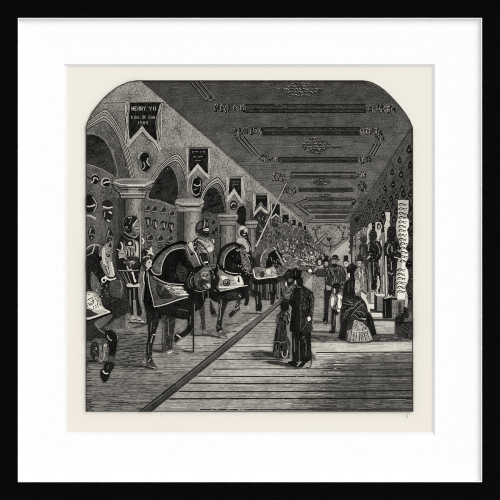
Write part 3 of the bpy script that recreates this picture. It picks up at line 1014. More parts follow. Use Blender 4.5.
# ================================================================== SLANTING LANCE
p = begin('lance', 'long pale lance slanting up from the third rider')
p.line(26, '255.4,248.6 270,217 287.4,182', 1.4, .7, s=False)
p.line(178, '256,247 270.4,216 286.6,182.6', 1.5, .6, s=False)
p.build()

# ================================================================== THIRD HORSE AND RIDER (middle)
h = begin('horse', 'third armoured horse with a scalloped breastplate, facing right')
h.poly(38, '250,262 262,252 276,256 282,268 282,284 272,300 262,300 250,296', 'rough')
h.blob(96, '260,266 260.6,257 265,250 272,247.4 276,249 272,252 267,258 265,267')
h.blob(16, '266,268 267,258 271,252 277,249.6 281,254 283,262 281,266 274,262 270,268')
h.line(180, '260.6,262 262,255 266,250', .9)
h.line(150, '276,251 279,256 282,262 283,265', 1.6); h.line(206, '273.6,247 276,249.6|283,258 286,262', .9)
h.hatch('252,284 286,282 286,298 254,300', [112, 120, 20], 2.6, 1.3, 90, .9, 12)
for s_ in ('253.6,292 260.6,292 261,300 262,308 259,313 256,312 255.6,302', '269,292 274.6,292 275,298 273.6,304 270.4,304 271,298',
           '243.6,290 249,292 249,300 247.4,305 244.4,305 245.4,299'):
    h.blob(26, s_)
h.line(150, '256.6,311.6 262.4,313', 1.6); h.line(110, '257,296 257.6,304', .8)
h.line(56, '242,313 262,313.4', 1.0)
h.fleck('260,266 261,257 266,249 274,247 284,260 284,268 270,268', 80, [20, 14, 130, 160], 2.0, .7, 60)
ho = h.build()
q = begin('breastplate', 'bright scalloped breastplate', ho)
q.grad(96, 176, '252,268.4 258,267 266,268.6 274,266.8 276.6,274 277,277 268,277.4 258,279 254,276.6', 0, 'rough', 5, s=True)
q.fleck('254,268 276,268 276,277 256,278', 60, [40, 60, 200, 120], 2, .7, 10)
q.blob(206, '266,270.6 269.6,269 270.6,273 268,275'); q.blob(44, '260,273 263.4,271 264.4,276 261,277.6'); q.ell(96, 258.4, 271.8, 2, 2.4)
q.line(232, '252.6,268 254,272 255,277 258.6,279', 1.0); q.line(24, '253.8,268.6 255.2,273 256.4,276.6', .6)
q.line(216, '258,279 268,277.6 276.6,276.8', .9)
q.blob(76, '276,268 284,266 286,270 283,274 278,275.6'); q.fleck('276,267 286,267 284,275 277,275', 24, [20, 130, 160], 1.8, .7); q.line(150, '277,275.6 283,274.6 286,270', .8)
q.poly(14, '252,280 277,278.6 278,283.6 254,285')
q.build()

r = begin('knight', 'third mounted knight leaning forward in a rounded helmet')
r.blob(30, '236,250 238,240 246,238 251,244 252,256 256,262 252,270 244,266 238,258')
r.blob(170, '236.6,240.6 240,237.6 245,239 249,244 250.6,249.6 247,252 245,247 241,243.6 237.6,246')
r.blob(60, '239,244 243,245 246,251 242,252')
r.line(176, '241,252 245,256 243,260 247,264', 1.4); r.line(140, '246,254 250,256', 1.3); r.line(120, '240,249 242,256', 1.0)
r.line(18, '246.4,241 249.4,247 249,254', .8)
ro_ = r.build()
q = begin('helmet', 'rounded helmet with bright crown', ro_)
q.blob(150, '238,231 239.6,226.6 243.4,225.6 247.4,228.6 247.6,234 244.4,237.4 239.6,236')
q.blob(24, '240.6,230.4 243.6,230 244.6,233 247,232 247,235.6 243.6,237 240,235')
q.line(222, '240.4,229 242.6,227.4 244,228', 1.2); q.line(214, '245.6,231 246.8,229.6|243,234.6 245.4,234.8', .9); q.build()

# ================================================================== SECOND HORSE
h = begin('horse', 'second armoured horse with arched neck and one foreleg raised')
h.blob(22, '216,262 219,252 225,245 234,242 240,244.4 244,250 247,258 249,266 246,270 250,276 246,296 236,300 212,300 212,270')
h.blob(74, '219.6,264 221.4,255 226,248.6 233,245.4 238,247 230,250.4 226,256 224.6,264')
h.line(170, '223.8,268 224.4,259 228,252 234,248', .8)
h.fleck('220,262 222,253 228,246.6 236,245 228,250 224,258', 22, [120, 136], 1.6, .7)
h.blob(10, '225,266 226,256 231,250.6 237,249 243,254 245,262 241,268 232,271')
h.fleck('232,256 238,254 241,264 236,270 230,268', 30, [52, 60, 70], 2.4, .6, 80)
h.line(128, '238,249 242.6,252 245,258 246,263', 1.4); h.line(170, '232.6,248.4 235,247.4|236,250 238.6,251', 1.1)
h.fleck('238,262 252,262 252,276 240,276', 44, [150, 170, 14, 18, 100], 1.9, .9)
h.blob(92, '240,248 245,250 247.6,256 250,262 251.4,268 248.6,271.6 245,268.6 242,262'); h.fleck('240,248 247,250 252,270 243,270', 70, [16, 24, 150, 190, 130], 1.8, .8, 65); h.blob(20, '243,254 245,254 245.6,257')
h.blob(16, '210,291 240,290 246,296 240,300 230,297.6 211,298.6')
h.blob(28, '218,296 229,296 227.4,304 224,312 222.6,319 221.6,326 222.4,331 216.8,331 217,322 219,312 218.6,304')
h.blob(40, '227,293 238,292.4 242,294.6 241,299 239.6,305 237,309 234.6,307.4 237,302 236.4,298.4 228,299')
h.blob(30, '229,314 234,310 238,306.4 240,308.6 235,313.6 231,317.4'); h.fleck('229,305 241,303 240,310 231,317', 24, [150, 120, 12], 1.8, .7, 130)
h.blob(84, '219,331 222.4,330.6 226.4,335 226.4,338.4 219,337.6')
h.fleck('218,297 229,297 223,320 221,331 217,330', 46, [52, 76, 8], 2.2, .6, 98); h.line(130, '219.6,304 220.6,312 219.6,320|221,300 221.4,307', .8); h.line(160, '236,309.4 238.6,306.8|239,294.6 240.6,297', 1.0)
h.line(168, '219.6,332 221.8,330.6|221,336.6 225.6,337.4', 1.0); h.line(110, '218,325 220,328', .9)
h.blob(44, '197,300 203,300 204.6,310 205,320 205.6,330 202.6,331 201.4,320 199,310'); h.blob(60, '189.6,306 195,306 194.6,318 195,334 190.6,334 190,320')
h.blob(96, '202.6,330 206,330 212,334 208,335.6 203,334.6'); h.line(150, '204,331.6 207,333', .9); h.fleck('196,300 206,300 206,331 200,331', 36, [90, 110, 20], 2.4, .7, 88); h.fleck('189,306 196,306 195,334 190,334', 30, [96, 120, 24], 2.4, .7, 90)
h.blob(34, '210.4,300 213,306 216.6,314 213.4,317 210,310'); h.blob(70, '212,314 218,315 217,316.6 213,317')
h.line(56, '194,335.6 206,335 220,337.4', 1.6); h.line(50, '226,324.6 238,323.4|222,333.6 236,331', .6)
ho = h.build()
q = begin('breastplate', 'bright breastplate with a round boss and spike', ho)
q.grad(112, 196, '217.4,273 220,269.6 226,273.6 234,276 240,275.6 243,281 243,285.6 236,287.6 226,290 219.6,291.4 217.6,285.6 219,280', 0, 'rough', 6, s=True)
q.blob(218, '223,275.6 228,278 224,280.6 221,277.6'); q.poly(226, '233.6,277.4 241,276.4 243,283.6 238,283.8')
q.poly(20, '237.6,277.4 239.4,277 239.8,282.6 238,282.4'); q.ell(28, 226.6, 282.6, 3.9, 3.9); q.ell(120, 226.6, 282.4, 3, 3); q.ell(24, 226.8, 282.8, 2, 1.9); q.ell(176, 226.4, 282.2, .9, .9)
q.line(236, '219,287 230,287 247.6,285.6', 1.4, .6); q.line(40, '217.6,272.4 219.4,279.6 217.4,286 219.6,291.8', .9); q.line(196, '219.8,290.4 228,289.6 240,286.6', .6)
q.fleck('230,280 238,280 238,286 230,287', 16, [40, 60], 1.5, .7, 0)
q.line(200, '225,270.8 231,273 238,273.6', .7)
q.build()

# ================================================================== SECOND RIDER
r = begin('knight', 'second mounted knight, bearded, in a dark helmet, upright in the saddle')
r.blob(92, '192,250 193,242 198,237 206,236 212,240 214,248 211,254 213,262 206,268 196,266 191,258')
r.blob(30, '191,254 192,243 197,238 200,241 197,248 199,258 203,264 198,270 190,262')
r.grad(110, 176, '199,241 204,239.6 209,240.6 212.6,244 213.6,249.6 210,252.6 204,252 201,247', 20, 'rough', 5, s=True); r.poly(210, '206,249.4 212,246.6 212.6,250 207,252'); r.line(30, '198,240 202.6,244.6 206,251.6', .9); r.line(190, '200,241 206,244 210,244', .7)
r.fleck('193,240 206,237 214,246 210,254 212,264 198,266 192,256', 130, [20, 40, 130, 170, 190], 1.9, .7, 60)
r.line(24, '197,241.6 203,246 208,252 209,258', 1.0); r.line(180, '197.6,239.6 203,241.6 208,246.6', 1.1)
r.line(200, '213,239 214,242.6', 1.4); r.line(120, '192.6,244 194,250 196.6,256', .9)
r.blob(24, '199,254 207,254 209,262 204,270 199,266'); r.line(214, '204,262.6 208,262', 1.4); r.line(130, '200,256 202,262 206,266', .9)
r.poly(84, '207,254 214,252 217,258 216,266 210,266', 'rough'); r.line(22, '209,255 210,265|213.4,253 214,264', .8)
ro_ = r.build()
q = begin('helmet', 'dark rounded helmet', ro_)
q.blob(36, '195.6,230 196,225 199,221.6 203,220.4 207,221 208.6,224.6 208.6,228 206,229 204,231 203.4,235 200.6,236.6 197,234')
q.blob(78, '197,228 198.6,224 201.6,222 202.4,225 200.4,229 198.6,231'); q.line(20, '201.6,221 202.6,225 201,229.6', .8)
q.line(176, '204.6,220.8 205,224 203.6,228', .9); q.line(120, '207,222.4 207.8,226', .8); q.line(14, '198,231 202,228.8 206,227.4 209.4,226.8', 1.0); q.line(110, '197,232.6 199.4,235', .7)
q.blob(196, '204.8,228.8 207.8,228.2 208.8,229.8 207.8,230.8 205,230.8'); q.line(30, '205.4,229.6 207.8,229.3', .5); q.line(200, '203.8,229 204.2,231', .7)
q.blob(20, '203.4,231.4 208.4,231 209.2,233 207.6,236.4 205,237 203,234.6'); q.line(130, '205.4,232.2 208.6,232', .5); q.line(84, '204.6,234.6 206.6,236', .5)
q.line(130, '199.6,236.6 203,239 208,238.8', .8)
q.build()

# ================================================================== FIRST HORSE
h = begin('horse', 'first armoured horse, black with arched neck, foreleg raised')
h.blob(16, '150,270 155,259 162,250 170,245 180,241.6 188,243 193,248 197,256 201,264 206,270 214,272 214,290 206,298 203,306 195,312 186,319 176,318 160,318 148,316 144,300 146,282')
h.blob(84, '152.6,267 157,259 163.4,252 171,246.8 180,244.4 186,245.6 182,248 172,250.4 166,256 162.4,265 161,274 156,273')
h.hatch('153,268 158,259 164,252 172,247 182,245 172,250 166,256 162,266 160,272', [44, 124, 130], 1.9, .7, -50, .6, 3)
h.line(12, '149,272 154,260 162,250.4 170,245.6 180,242 187,243', 1.8)
h.line(178, '161,274 162,265 166,256 172,250.4 182,248 186,248.6', .9)
h.blob(62, '151.6,268 154,266.6 157,271.6 161,272 160.6,274 156,274.8 152,272'); h.line(176, '151,269 154,273.4 159,274.8 161.4,273', .9)
h.blob(9, '163,276 164,265 168,257 174,251.6 183,250 188,256 190,264 186,274 184,282 172,281')
h.fleck('174,258 182,264 184,280 170,278 170,266', 46, [46, 52, 60], 3, .6, 85)
h.poly(46, '178,263 183,266 188,270 186,282 180,281 176,272', 'rough')
# head armour, bright
h.blob(84, '185,247 188.4,242 191.6,241.6 193.4,247 196,253 199,259 201,265.6 199.6,270 196,270 192,264 188.6,258 186,252', 'rough')
h.blob(196, '188.6,243.4 191.4,242 193.2,247 194,251.4 191.4,250 189.4,247'); h.line(206, '194.2,251 197,256.6 200.4,264.6', 1.1, .7); h.line(150, '187,246 188.6,252 191,257', .7)
h.poly(150, '187.4,244.6 188.2,239.4 190.2,243'); h.poly(24, '188,244 188.5,241 189.3,243.6'); h.line(190, '193.4,242.4 192.6,246', .8)
h.blob(16, '190.4,253 192.8,252.8 193.4,255 191.4,255.8'); h.fleck('187,246 193,246 200,266 195,266', 40, [30, 50, 130, 160], 1.6, .6, 60)
h.fleck('184,252 190,256 196,268 190,268', 30, [60, 80, 100], 2.2, .6, 60)
h.blob(16, '194,268 202,266 205,272 200,278 195,275')
for r_, t, w_ in ((9.0, 84, .8), (7.8, 24, .9), (6.4, 130, .8)):
    h.line(t, [(197 + r_ * math.cos(a), 281.4 + r_ * 1.05 * math.sin(a)) for a in [math.radians(d_) for d_ in range(134, 246, 16)]], w_)
h.fleck('190,272 200,270 203,290 192,290', 30, [60, 90, 130, 8], 1.8, .7, 70)
h.blob(70, '194,276 199,271 206,266 210,272 211,281 209,288 202,290 196,286'); h.fleck('195,272 209,268 211,288 197,290', 80, [20, 14, 120, 150, 100], 2.0, .8, 60); h.blob(110, '201,270 206,267 209,272 209,279 204,280 201,276'); h.line(20, '202,273 205,278 208,274', 1.0); h.line(170, '201.6,275 204,272.4 208,273', .9)
h.blob(40, '198,281 203,279 210,283 210,289 203,290'); h.blob(110, '203.4,284.6 207,282.6 210.2,283.6 210.8,287.4 207,289 203.8,287.6'); h.blob(196, '206.6,284.4 209.6,284.2 210,286.6 207.6,287.4'); h.line(24, '203,284 206.6,285.4 208,288|204,289.6 211,289', .8); h.line(200, '202.6,277.6 205.6,278', 1.2)
h.line(120, '194,290 200,291.6 206,290|212,268 216,266.6', .9); h.line(92, '203,292 203.6,300|208,291 208.6,298', 1.0)
h.fleck('205,262 219,262 219,290 212,292', 40, [120, 150, 12, 90], 2.2, .8, 60)
# legs
h.fleck('150,290 200,300 200,318 150,316', 70, [46, 60, 6], 3, .6, 20)
h.blob(26, '147,312 161,312 159,322 156,332 155,338 152.6,346 151.4,357 147,357 146.6,346 148.4,336 148,326')
h.blob(22, '158,308 176,306.4 188,308 193,312 193.8,320 192.4,328 188,334 184.6,332.4 187.6,325 186,318 176,317 160,319')
h.blob(24, '183,331 187.6,328.6 190.4,331.6 185.6,336 181,337.6 178,340.6 175.4,342.4 174.4,336 177,332.8 180,333.4')
h.blob(60, '147,356 150.8,356 153,361 156.4,366.4 156.6,368.4 148.4,367.4 146.4,363'); h.blob(24, '147.6,357 151,357 153,361 149,363')
h.line(150, '151,342.6 152.6,335.6|148.6,361.6 150.6,358.6', 1.1); h.line(178, '149,366.8 155.6,368', 1.1); h.line(206, '153,334.4 155.4,334.6|176.6,334.4 181,337.6', 1.1)
h.fleck('148,314 160,314 154,336 151,357 147,357 149,336', 60, [52, 72, 90, 8], 2.4, .6, 98); h.fleck('160,308 188,307 193,320 186,332 186,318', 60, [50, 70, 8], 2.2, .6, 30); h.line(96, '152,322 150.6,332|149,345 148.6,353', .8); h.line(90, '178,309 188,311|191,316 190,324', .8)
h.blob(62, '161.6,316 168,317 166.6,328 165.6,338 166.6,350 162.6,350 162,338 163,328'); h.blob(44, '166,318 175,318 174.6,328 172.6,340 172,350 167,352 166,338')
h.fleck('162,317 175,318 173,350 162,350', 70, [28, 90, 110], 2.6, .6, 95); h.line(110, '162.6,322 164,332 163.4,342|169,322 168.6,336', .8)
h.blob(130, '166.6,351 172,349.6 176,351.6 180,353 174,354.6 167,354.4'); h.line(220, '168,353 172,351.6', 1.1); h.line(34, '172,352.6 179,353.6', .8)
h.line(40, '133,365.4 142,366 154,368.6', 1.6); h.line(60, '120,364 140,366', 1.0); h.line(50, '152,350.4 163,351.4', 1.8); h.line(62, '182,351 192,352', 1.0)
ho = h.build()
q = begin('breastplate', 'broad flaring breastplate with a studded pale rim', ho)
q.poly(74, '148.6,274.6 153,276.6 160,280.6 168,284 178,286 186,291 190,295 180,299 165,304.6 154.4,307 152.6,298 149.4,286', 'rough')
q.grad(96, 200, '163.6,284.4 168,283.8 173,285.6 182,286.4 184.6,288.6 180,289.6 186.6,291.6 188.6,294.8 180,296 172,294 166,290', 0, 'rough', 5); q.line(230, '166,285.6 169,286.4|173,287.6 182,287.4|175,290.8 184,290.6|180,294 188.6,294.6', 1.0, .4)
q.fleck('164,285 186,287 188,295 168,293', 30, [70, 90, 240], 2.2, .6, 12)
q.line(30, '170,288 175,290.6|168,290 174,293.6 182,293', .6)
q.blob(34, '156,286 163,286 170,293 172,298 160,298'); q.fleck('152,282 162,284 170,296 156,302', 50, [24, 120, 130], 1.8, .7)
q.line(180, '148.4,274 149,283 151,292 153,300 154.4,307', .8); q.line(196, '154.2,306.8 165,304.4 178,299.8 188,297', 1.0)
q.line(18, '149.6,276 150.6,284 152.4,292 154,300 155.4,305.4 166,302.6 178,298.4', .6)
q.line(180, '153.6,276 161,280.6 170,283.6 184,284.4', .8); q.line(14, '152,278.4 160,282.4 170,285.6', .8)
q.build()

# ================================================================== FIRST KNIGHT
r = begin('knight', 'first knight in full plate armour holding an upright lance')
r.blob(26, '117,248 120,240 124,233 130,234 140,236 141,244 142,262 140,272 138,284 139,300 142,314 132,316 128,300 126,286 121,274 117,268')
r.grad(70, 150, '124,241 132,238 138,242 139,252 138,262 126,262 124,252', 0, 'rough', 5, s=True)
r.fleck('124,241 138,240 138,262 125,262', 60, [30, 20, 170, 190], 2.2, .6, 85)
r.blob(24, '125,240 129,238.6 132.6,241 133,246 126,246.6'); r.ell(196, 130, 243.4, 1.6, 1.7); r.line(150, '125,247 133,246.4', .8)
r.line(16, '127,249 128,256|130,248.6 131,257|133,248 133.6,256|135,240 136,252', .9)
r.line(190, '136,242 137.6,248 136.6,256', 1.6); r.line(176, '126,248.6 126.6,254|129,249 129.6,256', .9)
r.line(200, '121,242 122.6,246 122,250', 1.3); r.line(168, '117,249 121,251 124,250.4', 1.0); r.blob(150, '119,252 124,251 124.6,256 119.6,257'); r.line(16, '119,254 124,253.6', .7)
r.blob(20, '117,258 124,257 128,262 126,268 118,267'); r.line(180, '119,258 123,256.6 126,258.6', 1.3); r.line(140, '124,262 128,265', 1.2)
r.blob(40, '126,258 138,257 139,266 128,268'); r.blob(150, '130,261.6 133,260.4 135.4,262 133,264.4'); r.line(206, '131,261.6 133.4,261.4', .8); r.line(150, '121,258 124,256.8 127,259.6', 1.2); r.line(130, '127.6,261.6 131,263.6 130,267', 1.0); r.fleck('122,258 139,258 139,269 122,269', 30, [90, 110, 10], 2.2, .6, 20); r.line(170, '127,266 129,270 132,269', 1.4)
# tonlet skirt
r.poly(14, '118.6,271 139.6,270 138,284 127.6,285'); r.poly(214, '131.4,272 133.2,271.6 136.4,282 134.8,282.4'); r.fleck('120,272 139,272 138,283 127,284', 22, [44, 60, 84], 3.2, .5, 72); r.line(96, '120.6,272.4 124,278 128.6,284', .6); r.line(120, '127,272 131,283|123,272 129,284', .8); r.line(150, '118.6,270.6 128,270.8 139,270', .8)
r.poly(60, '108,262 116,268 126,284 124,286 112,268', 'dot')
r.blob(190, '127,284 131,283.4 134,285 139,283.4 140,286.4 134,287 127.4,286.6')
r.line(110, '130,290 130.6,306|134,288 135,308', 1.2); r.line(14, '132.4,288 133,310|137,288 139,308', 1.4)
r.poly(120, '133,300 136,300 137,316 134,316', 'v')
r.blob(40, '142,252 147,248 152,254 152,262 148,270 143,266'); r.poly(206, '146.4,250 149.4,250.6 151.4,246.8 151.8,251 154.4,255.8 150.6,253.8 147.6,254.6 148.4,252'); r.fleck('142,249 152,249 152,266 143,266', 40, [130, 160, 12, 80], 1.8, .8, 60); r.line(210, '151,247.6 152,251|142,238 144,241 142.6,244', 1.4)
r.blob(176, '146.6,262 149,259.6 151.6,260.6 151.6,264 148.6,267.6 146,266'); r.ell(70, 149.4, 262.4, .9, 1); r.line(170, '143,258 147,256 150,257', 1.1); r.line(16, '144,250 146,256|143,262 146,258.6', 1.2)
r.blob(130, '131,316 136,314.6 140,317.6 144.6,321 143,322.6 136,322 131,321.4'); r.line(206, '132,317 135,318.4|138,318 140.6,319.6|141.6,321.4 144,321.8', .8); r.line(40, '133,319 141,320.6', .8); r.line(30, '129,322.6 144,323.2', 1.0)
r.line(188, '152,265 148,268.6 144.4,273 143.6,279 144.4,284', 1.0); r.line(150, '144.4,284 142,294 141.6,304', .9); r.line(10, '146,270 145.4,280 146,290 144,302', 1.6)
ro_ = r.build()
q = begin('helmet', 'black crested close helmet with grille', ro_)
q.blob(84, '122.6,224 124,218 129,215 135,215.2 138.6,219 139.4,226 138.6,231 136,234.4 130,236 125.6,232.6', 'rough')
q.blob(20, '123.6,224 125,218.8 129.6,216 134.6,216 137.6,218.6 134,222.6 131.8,226.6 132,231 129,233.6 125.8,231.4')
q.line(176, '128.4,218 130.6,217.2', 1.0); q.line(120, '131.6,216.4 131,220 129.4,224', .6); q.line(96, '125,222.6 126.4,219.6', .6); q.line(206, '137.6,219.6 135.4,222.4 133,226.2', .9)
q.blob(120, '133.4,227 135.6,223.8 138.6,222.6 139.2,230.6 135.4,232'); q.line(26, '134.8,227 138.6,226|135,230 138.8,229.4', .6); q.line(190, '135.6,228.6 138.8,227.8', .6); q.line(160, '136,232.4 138,231.6', .7)
q.line(110, '125,226.6 127,229 129.6,229.6', .6); q.ell(130, 127, 227, .9, .9)
q.line(140, '124.6,232 128.4,235 133.6,237', .8); q.line(20, '124.6,234 130,238.2 137,239.6', .9); q.line(196, '133.4,237 135.8,237 137.4,235.6', .9); q.line(110, '123.6,235.6 128,239 134,240.4', .6)
q.build()
q = begin('lance', 'upright pale lance', ro_)
q.poly(20, '139.2,232 139.9,232 139.9,272 138.9,272'); q.poly(176, '139.9,226 140.8,226 141,262 140.1,262', 'flat'); q.build()

# ================================================================== HORSE AT THE LEFT EDGE
h = begin('horse', 'horse at the left edge with a bright plated face and rosette bridle')
h.poly(40, '86,252 92,248 98,246 104,262 106,280 118,284 128,296 130,312 118,318 104,322 94,340 86,342', 'rough')
h.blob(22, '86,258 90,252 97,251 101,262 105,274 106,286 98,296 90,290 86,276', 'rough')
h.blob(88, '91.6,272 95,275 99,281 101.4,289 100,296 94,293 91,284', 'rough'); h.fleck('92,274 98,282 100,292 93,290', 24, [50, 130], 1.6, .6)
h.line(176, '86,249.6 90,246 96,244.6 99.6,246', 1.2); h.line(168, '95,244.8 93.6,250 92,254', 1.1); h.line(150, '87,256 92,253', .7)
h.fleck('87,256 98,254 104,276 94,290', 60, [60, 70, 10], 2.2, .6, 60)
# face
h.blob(118, '100,250 103,245.6 107,243.4 111,242.6 112.6,247 112.2,255 112.8,262 114.4,270 115,276 112,278.4 107.4,277 103.6,272 101.6,266 99.4,259')
h.grad(120, 190, '105,247 108,246 109.6,256 111.6,264 114,272 114.4,276 111,277 108,272 106.4,264 105,256', 60, 'rough', 4, s=True)
h.blob(196, '102.4,250 104.6,247.6 105.6,252 104.6,258 106.6,264 104.6,266 102.4,259'); h.line(222, '111.4,262 113,269 114.2,275', 1.0)
h.line(30, '108.4,244.4 110.8,246.4 111.6,250 109.4,252.6|107.6,262 108.8,268 109.6,274|104.6,264 106.8,270 109,275', .7); h.line(34, '107,242 109.4,240.6 112.8,243.6', 1.0); h.line(190, '110.4,245 112.2,247.4', .9)
h.poly(120, '107.6,246 110.4,240.6 112.8,242 113,248 111,250'); h.poly(22, '108.6,246.4 110.8,242 111.8,244 111.6,248'); h.line(150, '99.6,249.6 102,246 106,243.6', 1.2); h.poly(34, '101,247 103.6,243.4 106.4,243')
h.blob(12, '98.4,257.6 101,256.2 102.2,259 100,261.6'); h.ell(24, 108.2, 255.4, 2.0, 1.8); h.ell(120, 108, 255.2, .9, .8); h.line(150, '100,254.6 102.4,255.2', .7)
h.line(24, '100,250 102,246.6 105,244.6|98,262 102,268 104.6,274', .8); h.fleck('101,248 112,246 114,276 106,274', 36, [60, 80, 210, 220], 1.7, .5, 75)
h.line(222, '105,276 108,279 112,279.8 116,278', 1.7, 1.3); h.line(14, '104,273 107.6,276.8 113,277.4 115,275.6', .9)
h.ell(204, 104, 280, 2.6, 2.8); h.ell(18, 104.2, 280.2, 1.3, 1.4)
h.line(10, '105,283 108,281.6 112,283', 1.8); h.fleck('96,284 108,284 110,300 98,302', 46, [150, 190, 14, 16, 80], 1.9, .9)
h.blob(64, '110,282 118,280 124,288 122,298 112,298', 'rough'); h.line(140, '120,280 122.4,286 121,292', .9)
# body, breast and raised leg
h.poly(30, '102,298 112,296 128,300 130,310 120,314 112,322 102,328 96,334 100,320', 'rough')
h.fleck('100,296 128,298 126,312 104,322', 60, [64, 70, 78, 12], 2, .7)
h.poly(34, '86,320 100,318 104,328 110,332 116,334 112,340 98,338 86,338', 'rough')
h.blob(92, '95,322 112,314 110,320 100,328'); h.line(140, '96,324 100,330 105,333', .7)
h.blob(18, '105,332 110,329.6 116,331 118,338 117,346 115.4,356 114.6,364 108.6,362 109.6,350 108,341')
h.line(166, '107.6,335 109,338.6 112,340.4', 1.0); h.line(120, '113,330.4 117,333.6 118,340', .7)
h.blob(60, '108.6,356 114.6,357 114.8,364 107,364'); h.blob(18, '106,362 115,364 111,372 107,377 103,374'); h.blob(22, '101,370 105,369 110,374 107,381 103.6,381.6 100.6,376')
h.line(206, '103,370.4 105.4,373.4 108.4,373', 1.2); h.line(90, '109,365 107.6,369', .8)
h.blob(30, '92,344 97,342 99,350 97.6,355 94,358 90.6,354'); h.line(30, '94,356 94,362', 1.4); h.blob(26, '86,362 92,359.6 98,362'); h.line(96, '93,350 97,354', .8)
h.poly(98, '99,345 107,343 108,360 99,362', 'rough'); h.blob(170, '104.4,344 107,344 106.6,346.4 104.6,347'); h.line(170, '104.6,352 104,358 101.6,361.4|97.6,357 101,361.6', .7); h.fleck('94,342 108,342 108,361 96,361', 50, [40, 50, 150], 2, .7, 80); h.line(26, '102,344 103,350', 1.0)
ho = h.build()
q = begin('breastplate', 'embossed bright breastplate', ho)
q.blob(150, '86,294 92,291.6 97,293.6 101,300 102.6,305 106,309 110.4,311.6 102,315 94,318 86,319')
q.blob(214, '87,294 93,293.6 97,298 100,305 103,309 98,310 90,308 87,304'); q.fleck('87,293 96,294 103,308 96,312 87,310', 90, [50, 60, 110, 240, 90], 1.7, .8)
q.line(70, '88,300 92,298 94,302 91,305 88,303|95,298 98,302 97,306', .8)
q.blob(40, '87,309 94,311 99,313.4 92,316.6 87,317'); q.blob(178, '92,310 101,309.6 105,311.6 98,313.4'); q.line(210, '86,318.6 95,316.8 103,314 110.4,311.6', 1.3)
q.line(16, '87,320.6 96,318.6 106,314.6', 1.1); q.line(236, '101,306 104,309.4 109,311.4', 1.0); q.build()
p = begin('staff', 'thin dark staff standing on the platform beside the first horse')
p.poly(34, '192.6,300 194.6,300 194.2,352 193,352', 'flat'); p.line(120, '194.8,304 194.6,334', .6); p.line(40, '184,350.4 193,352.2', .9); p.build()

# ================================================================== ARMOUR FIGURES ALONG THE RIGHT
p = begin('armour_backdrop', 'pale hangings behind the standing suits of armour')
p.poly(116, '356,244 366,238 384,232 399,226 399,298 382,298 366,300 357,290', 'v')
p.hatch('356,246 399,236 399,297 366,299', [50, 60, 190, 206, 90], 1.9, .9, 90, .75, 14)
p.poly(70, '384,236 399,230 399,262 384,262', 'rough')
p.build()
p = begin('pale_panel', 'tall pale scalloped panel set with rows of small pistols')
p.poly(176, '397.4,200 408.4,200 408.2,211 407,214.6 406.6,217 409,220 409,226 406.8,230 408,232.6 408.4,240 408,244 406,247 405.6,250 408,252 408.2,258 406,262 405,266 408,270 408.4,278 407.4,283 405,287 406.4,292 408,297 407,308 404.6,308 404.6,300 397,299.8 396,292 396.6,284 395.4,276 396,266 399.6,256 400,248 398,240 395.6,232 396,224 397.4,217', 'dot')
p.poly(236, '400.6,218 408,219 408.6,226 406.6,230 408,234 408,243 405.4,248 408,253 407.6,258 405.6,262 404.4,266 407.6,271 408,278 404.6,286 405.4,294 404,299 397.6,298.6 397.4,290 398,278 402,268 401.6,252 402,240 400,232')
for k in range(21):
    y = 204 + k * 4.35
    if 262 < y < 268: continue
    x = 399 + (1.4 if 240 < y < 262 else 0) - (1.2 if y > 264 else 0)
    e = 1.6 * math.sin(k * 1.9)
    p.line(26, [(x - .6, y + 1.6), (x + 1, y - .4), (x + 3.6, y - .1), (x + 5 + e * .4, y + .7), (x + 7.6 + e * .3, y)], 1.2, .6)
    p.line(54, [(x + .6, y + 2.2), (x + 3.2, y + 1.0), (x + 5.4, y + 2.0), (x + 7, y + 1.6)], .6)
p.line(70, '397.4,200 397.4,216 395.8,224 395.6,232 398,240 400,248', .6)
p.build()
p = begin('trophy_strip', 'dark strip of small trophies at the right edge beside the pale panel')
for x, y, r_ in ((410.6, 222, 1.7), (411, 234, 1.8), (410, 248, 2), (409.6, 264, 3.2), (410.6, 279, 2.2), (409.8, 296.6, 2.6)):
    p.blob(12, [(x - r_, y), (x - r_ * .2, y - r_), (x + 1.6, y - r_ * .6), (x + 1.6, y + r_ * .8), (x - r_ * .3, y + r_)]); p.line(110, [(x - r_ * .6, y - .4), (x + .8, y - .8)], .5)
p.poly(58, '408.4,300 412,300 412,323 406,321', 'rough')
p.fleck('408.6,205 412,205 412,300 409,300', 60, [20, 110, 14], 1.8, .7)
p.build()
for s_, l in (('385,212.4 389.8,212.4 389.8,219 389,222 390.4,226 388,230 386.4,236 387,246 386.6,270 386.4,296 384.4,296 384,262 384.8,236 384,226 386,220', 'narrow pale panel behind the tall dark armour'),
              ('375.4,222 380.6,224 381,234 379,238 378,246 380,262 379.6,286 376.6,290 376.4,250 377,240 375,236', 'narrow pale panel between two dark armours'),
              ('368.6,224 371.4,223 371.8,230 369.6,233 369,246 366.6,246 367,232', 'small distant pale panel'),
              ('362.6,228 364.6,226.4 364.8,236 362.6,238', 'small distant pale panel'), ('357.6,232.4 359.2,231 359.4,243 357.6,244', 'small distant pale panel'),
              ('353.4,236 354.8,235 355,246 353.4,246', 'small distant pale panel')):
    p = begin('pale_panel', l); p.poly(188, s_, 'dot'); p.fleck(s_, 40, [90, 60, 30], 1.6, .6); p.build()
p = begin('oval_wreath', 'oval wreath on a panel behind the dark armours')
p.ell(190, 378.6, 226.4, 3.0, 4.4); p.ell(40, 378.6, 226.4, 2.1, 3.4); p.ell(150, 378.8, 226.8, 1.1, 2.0); p.build()

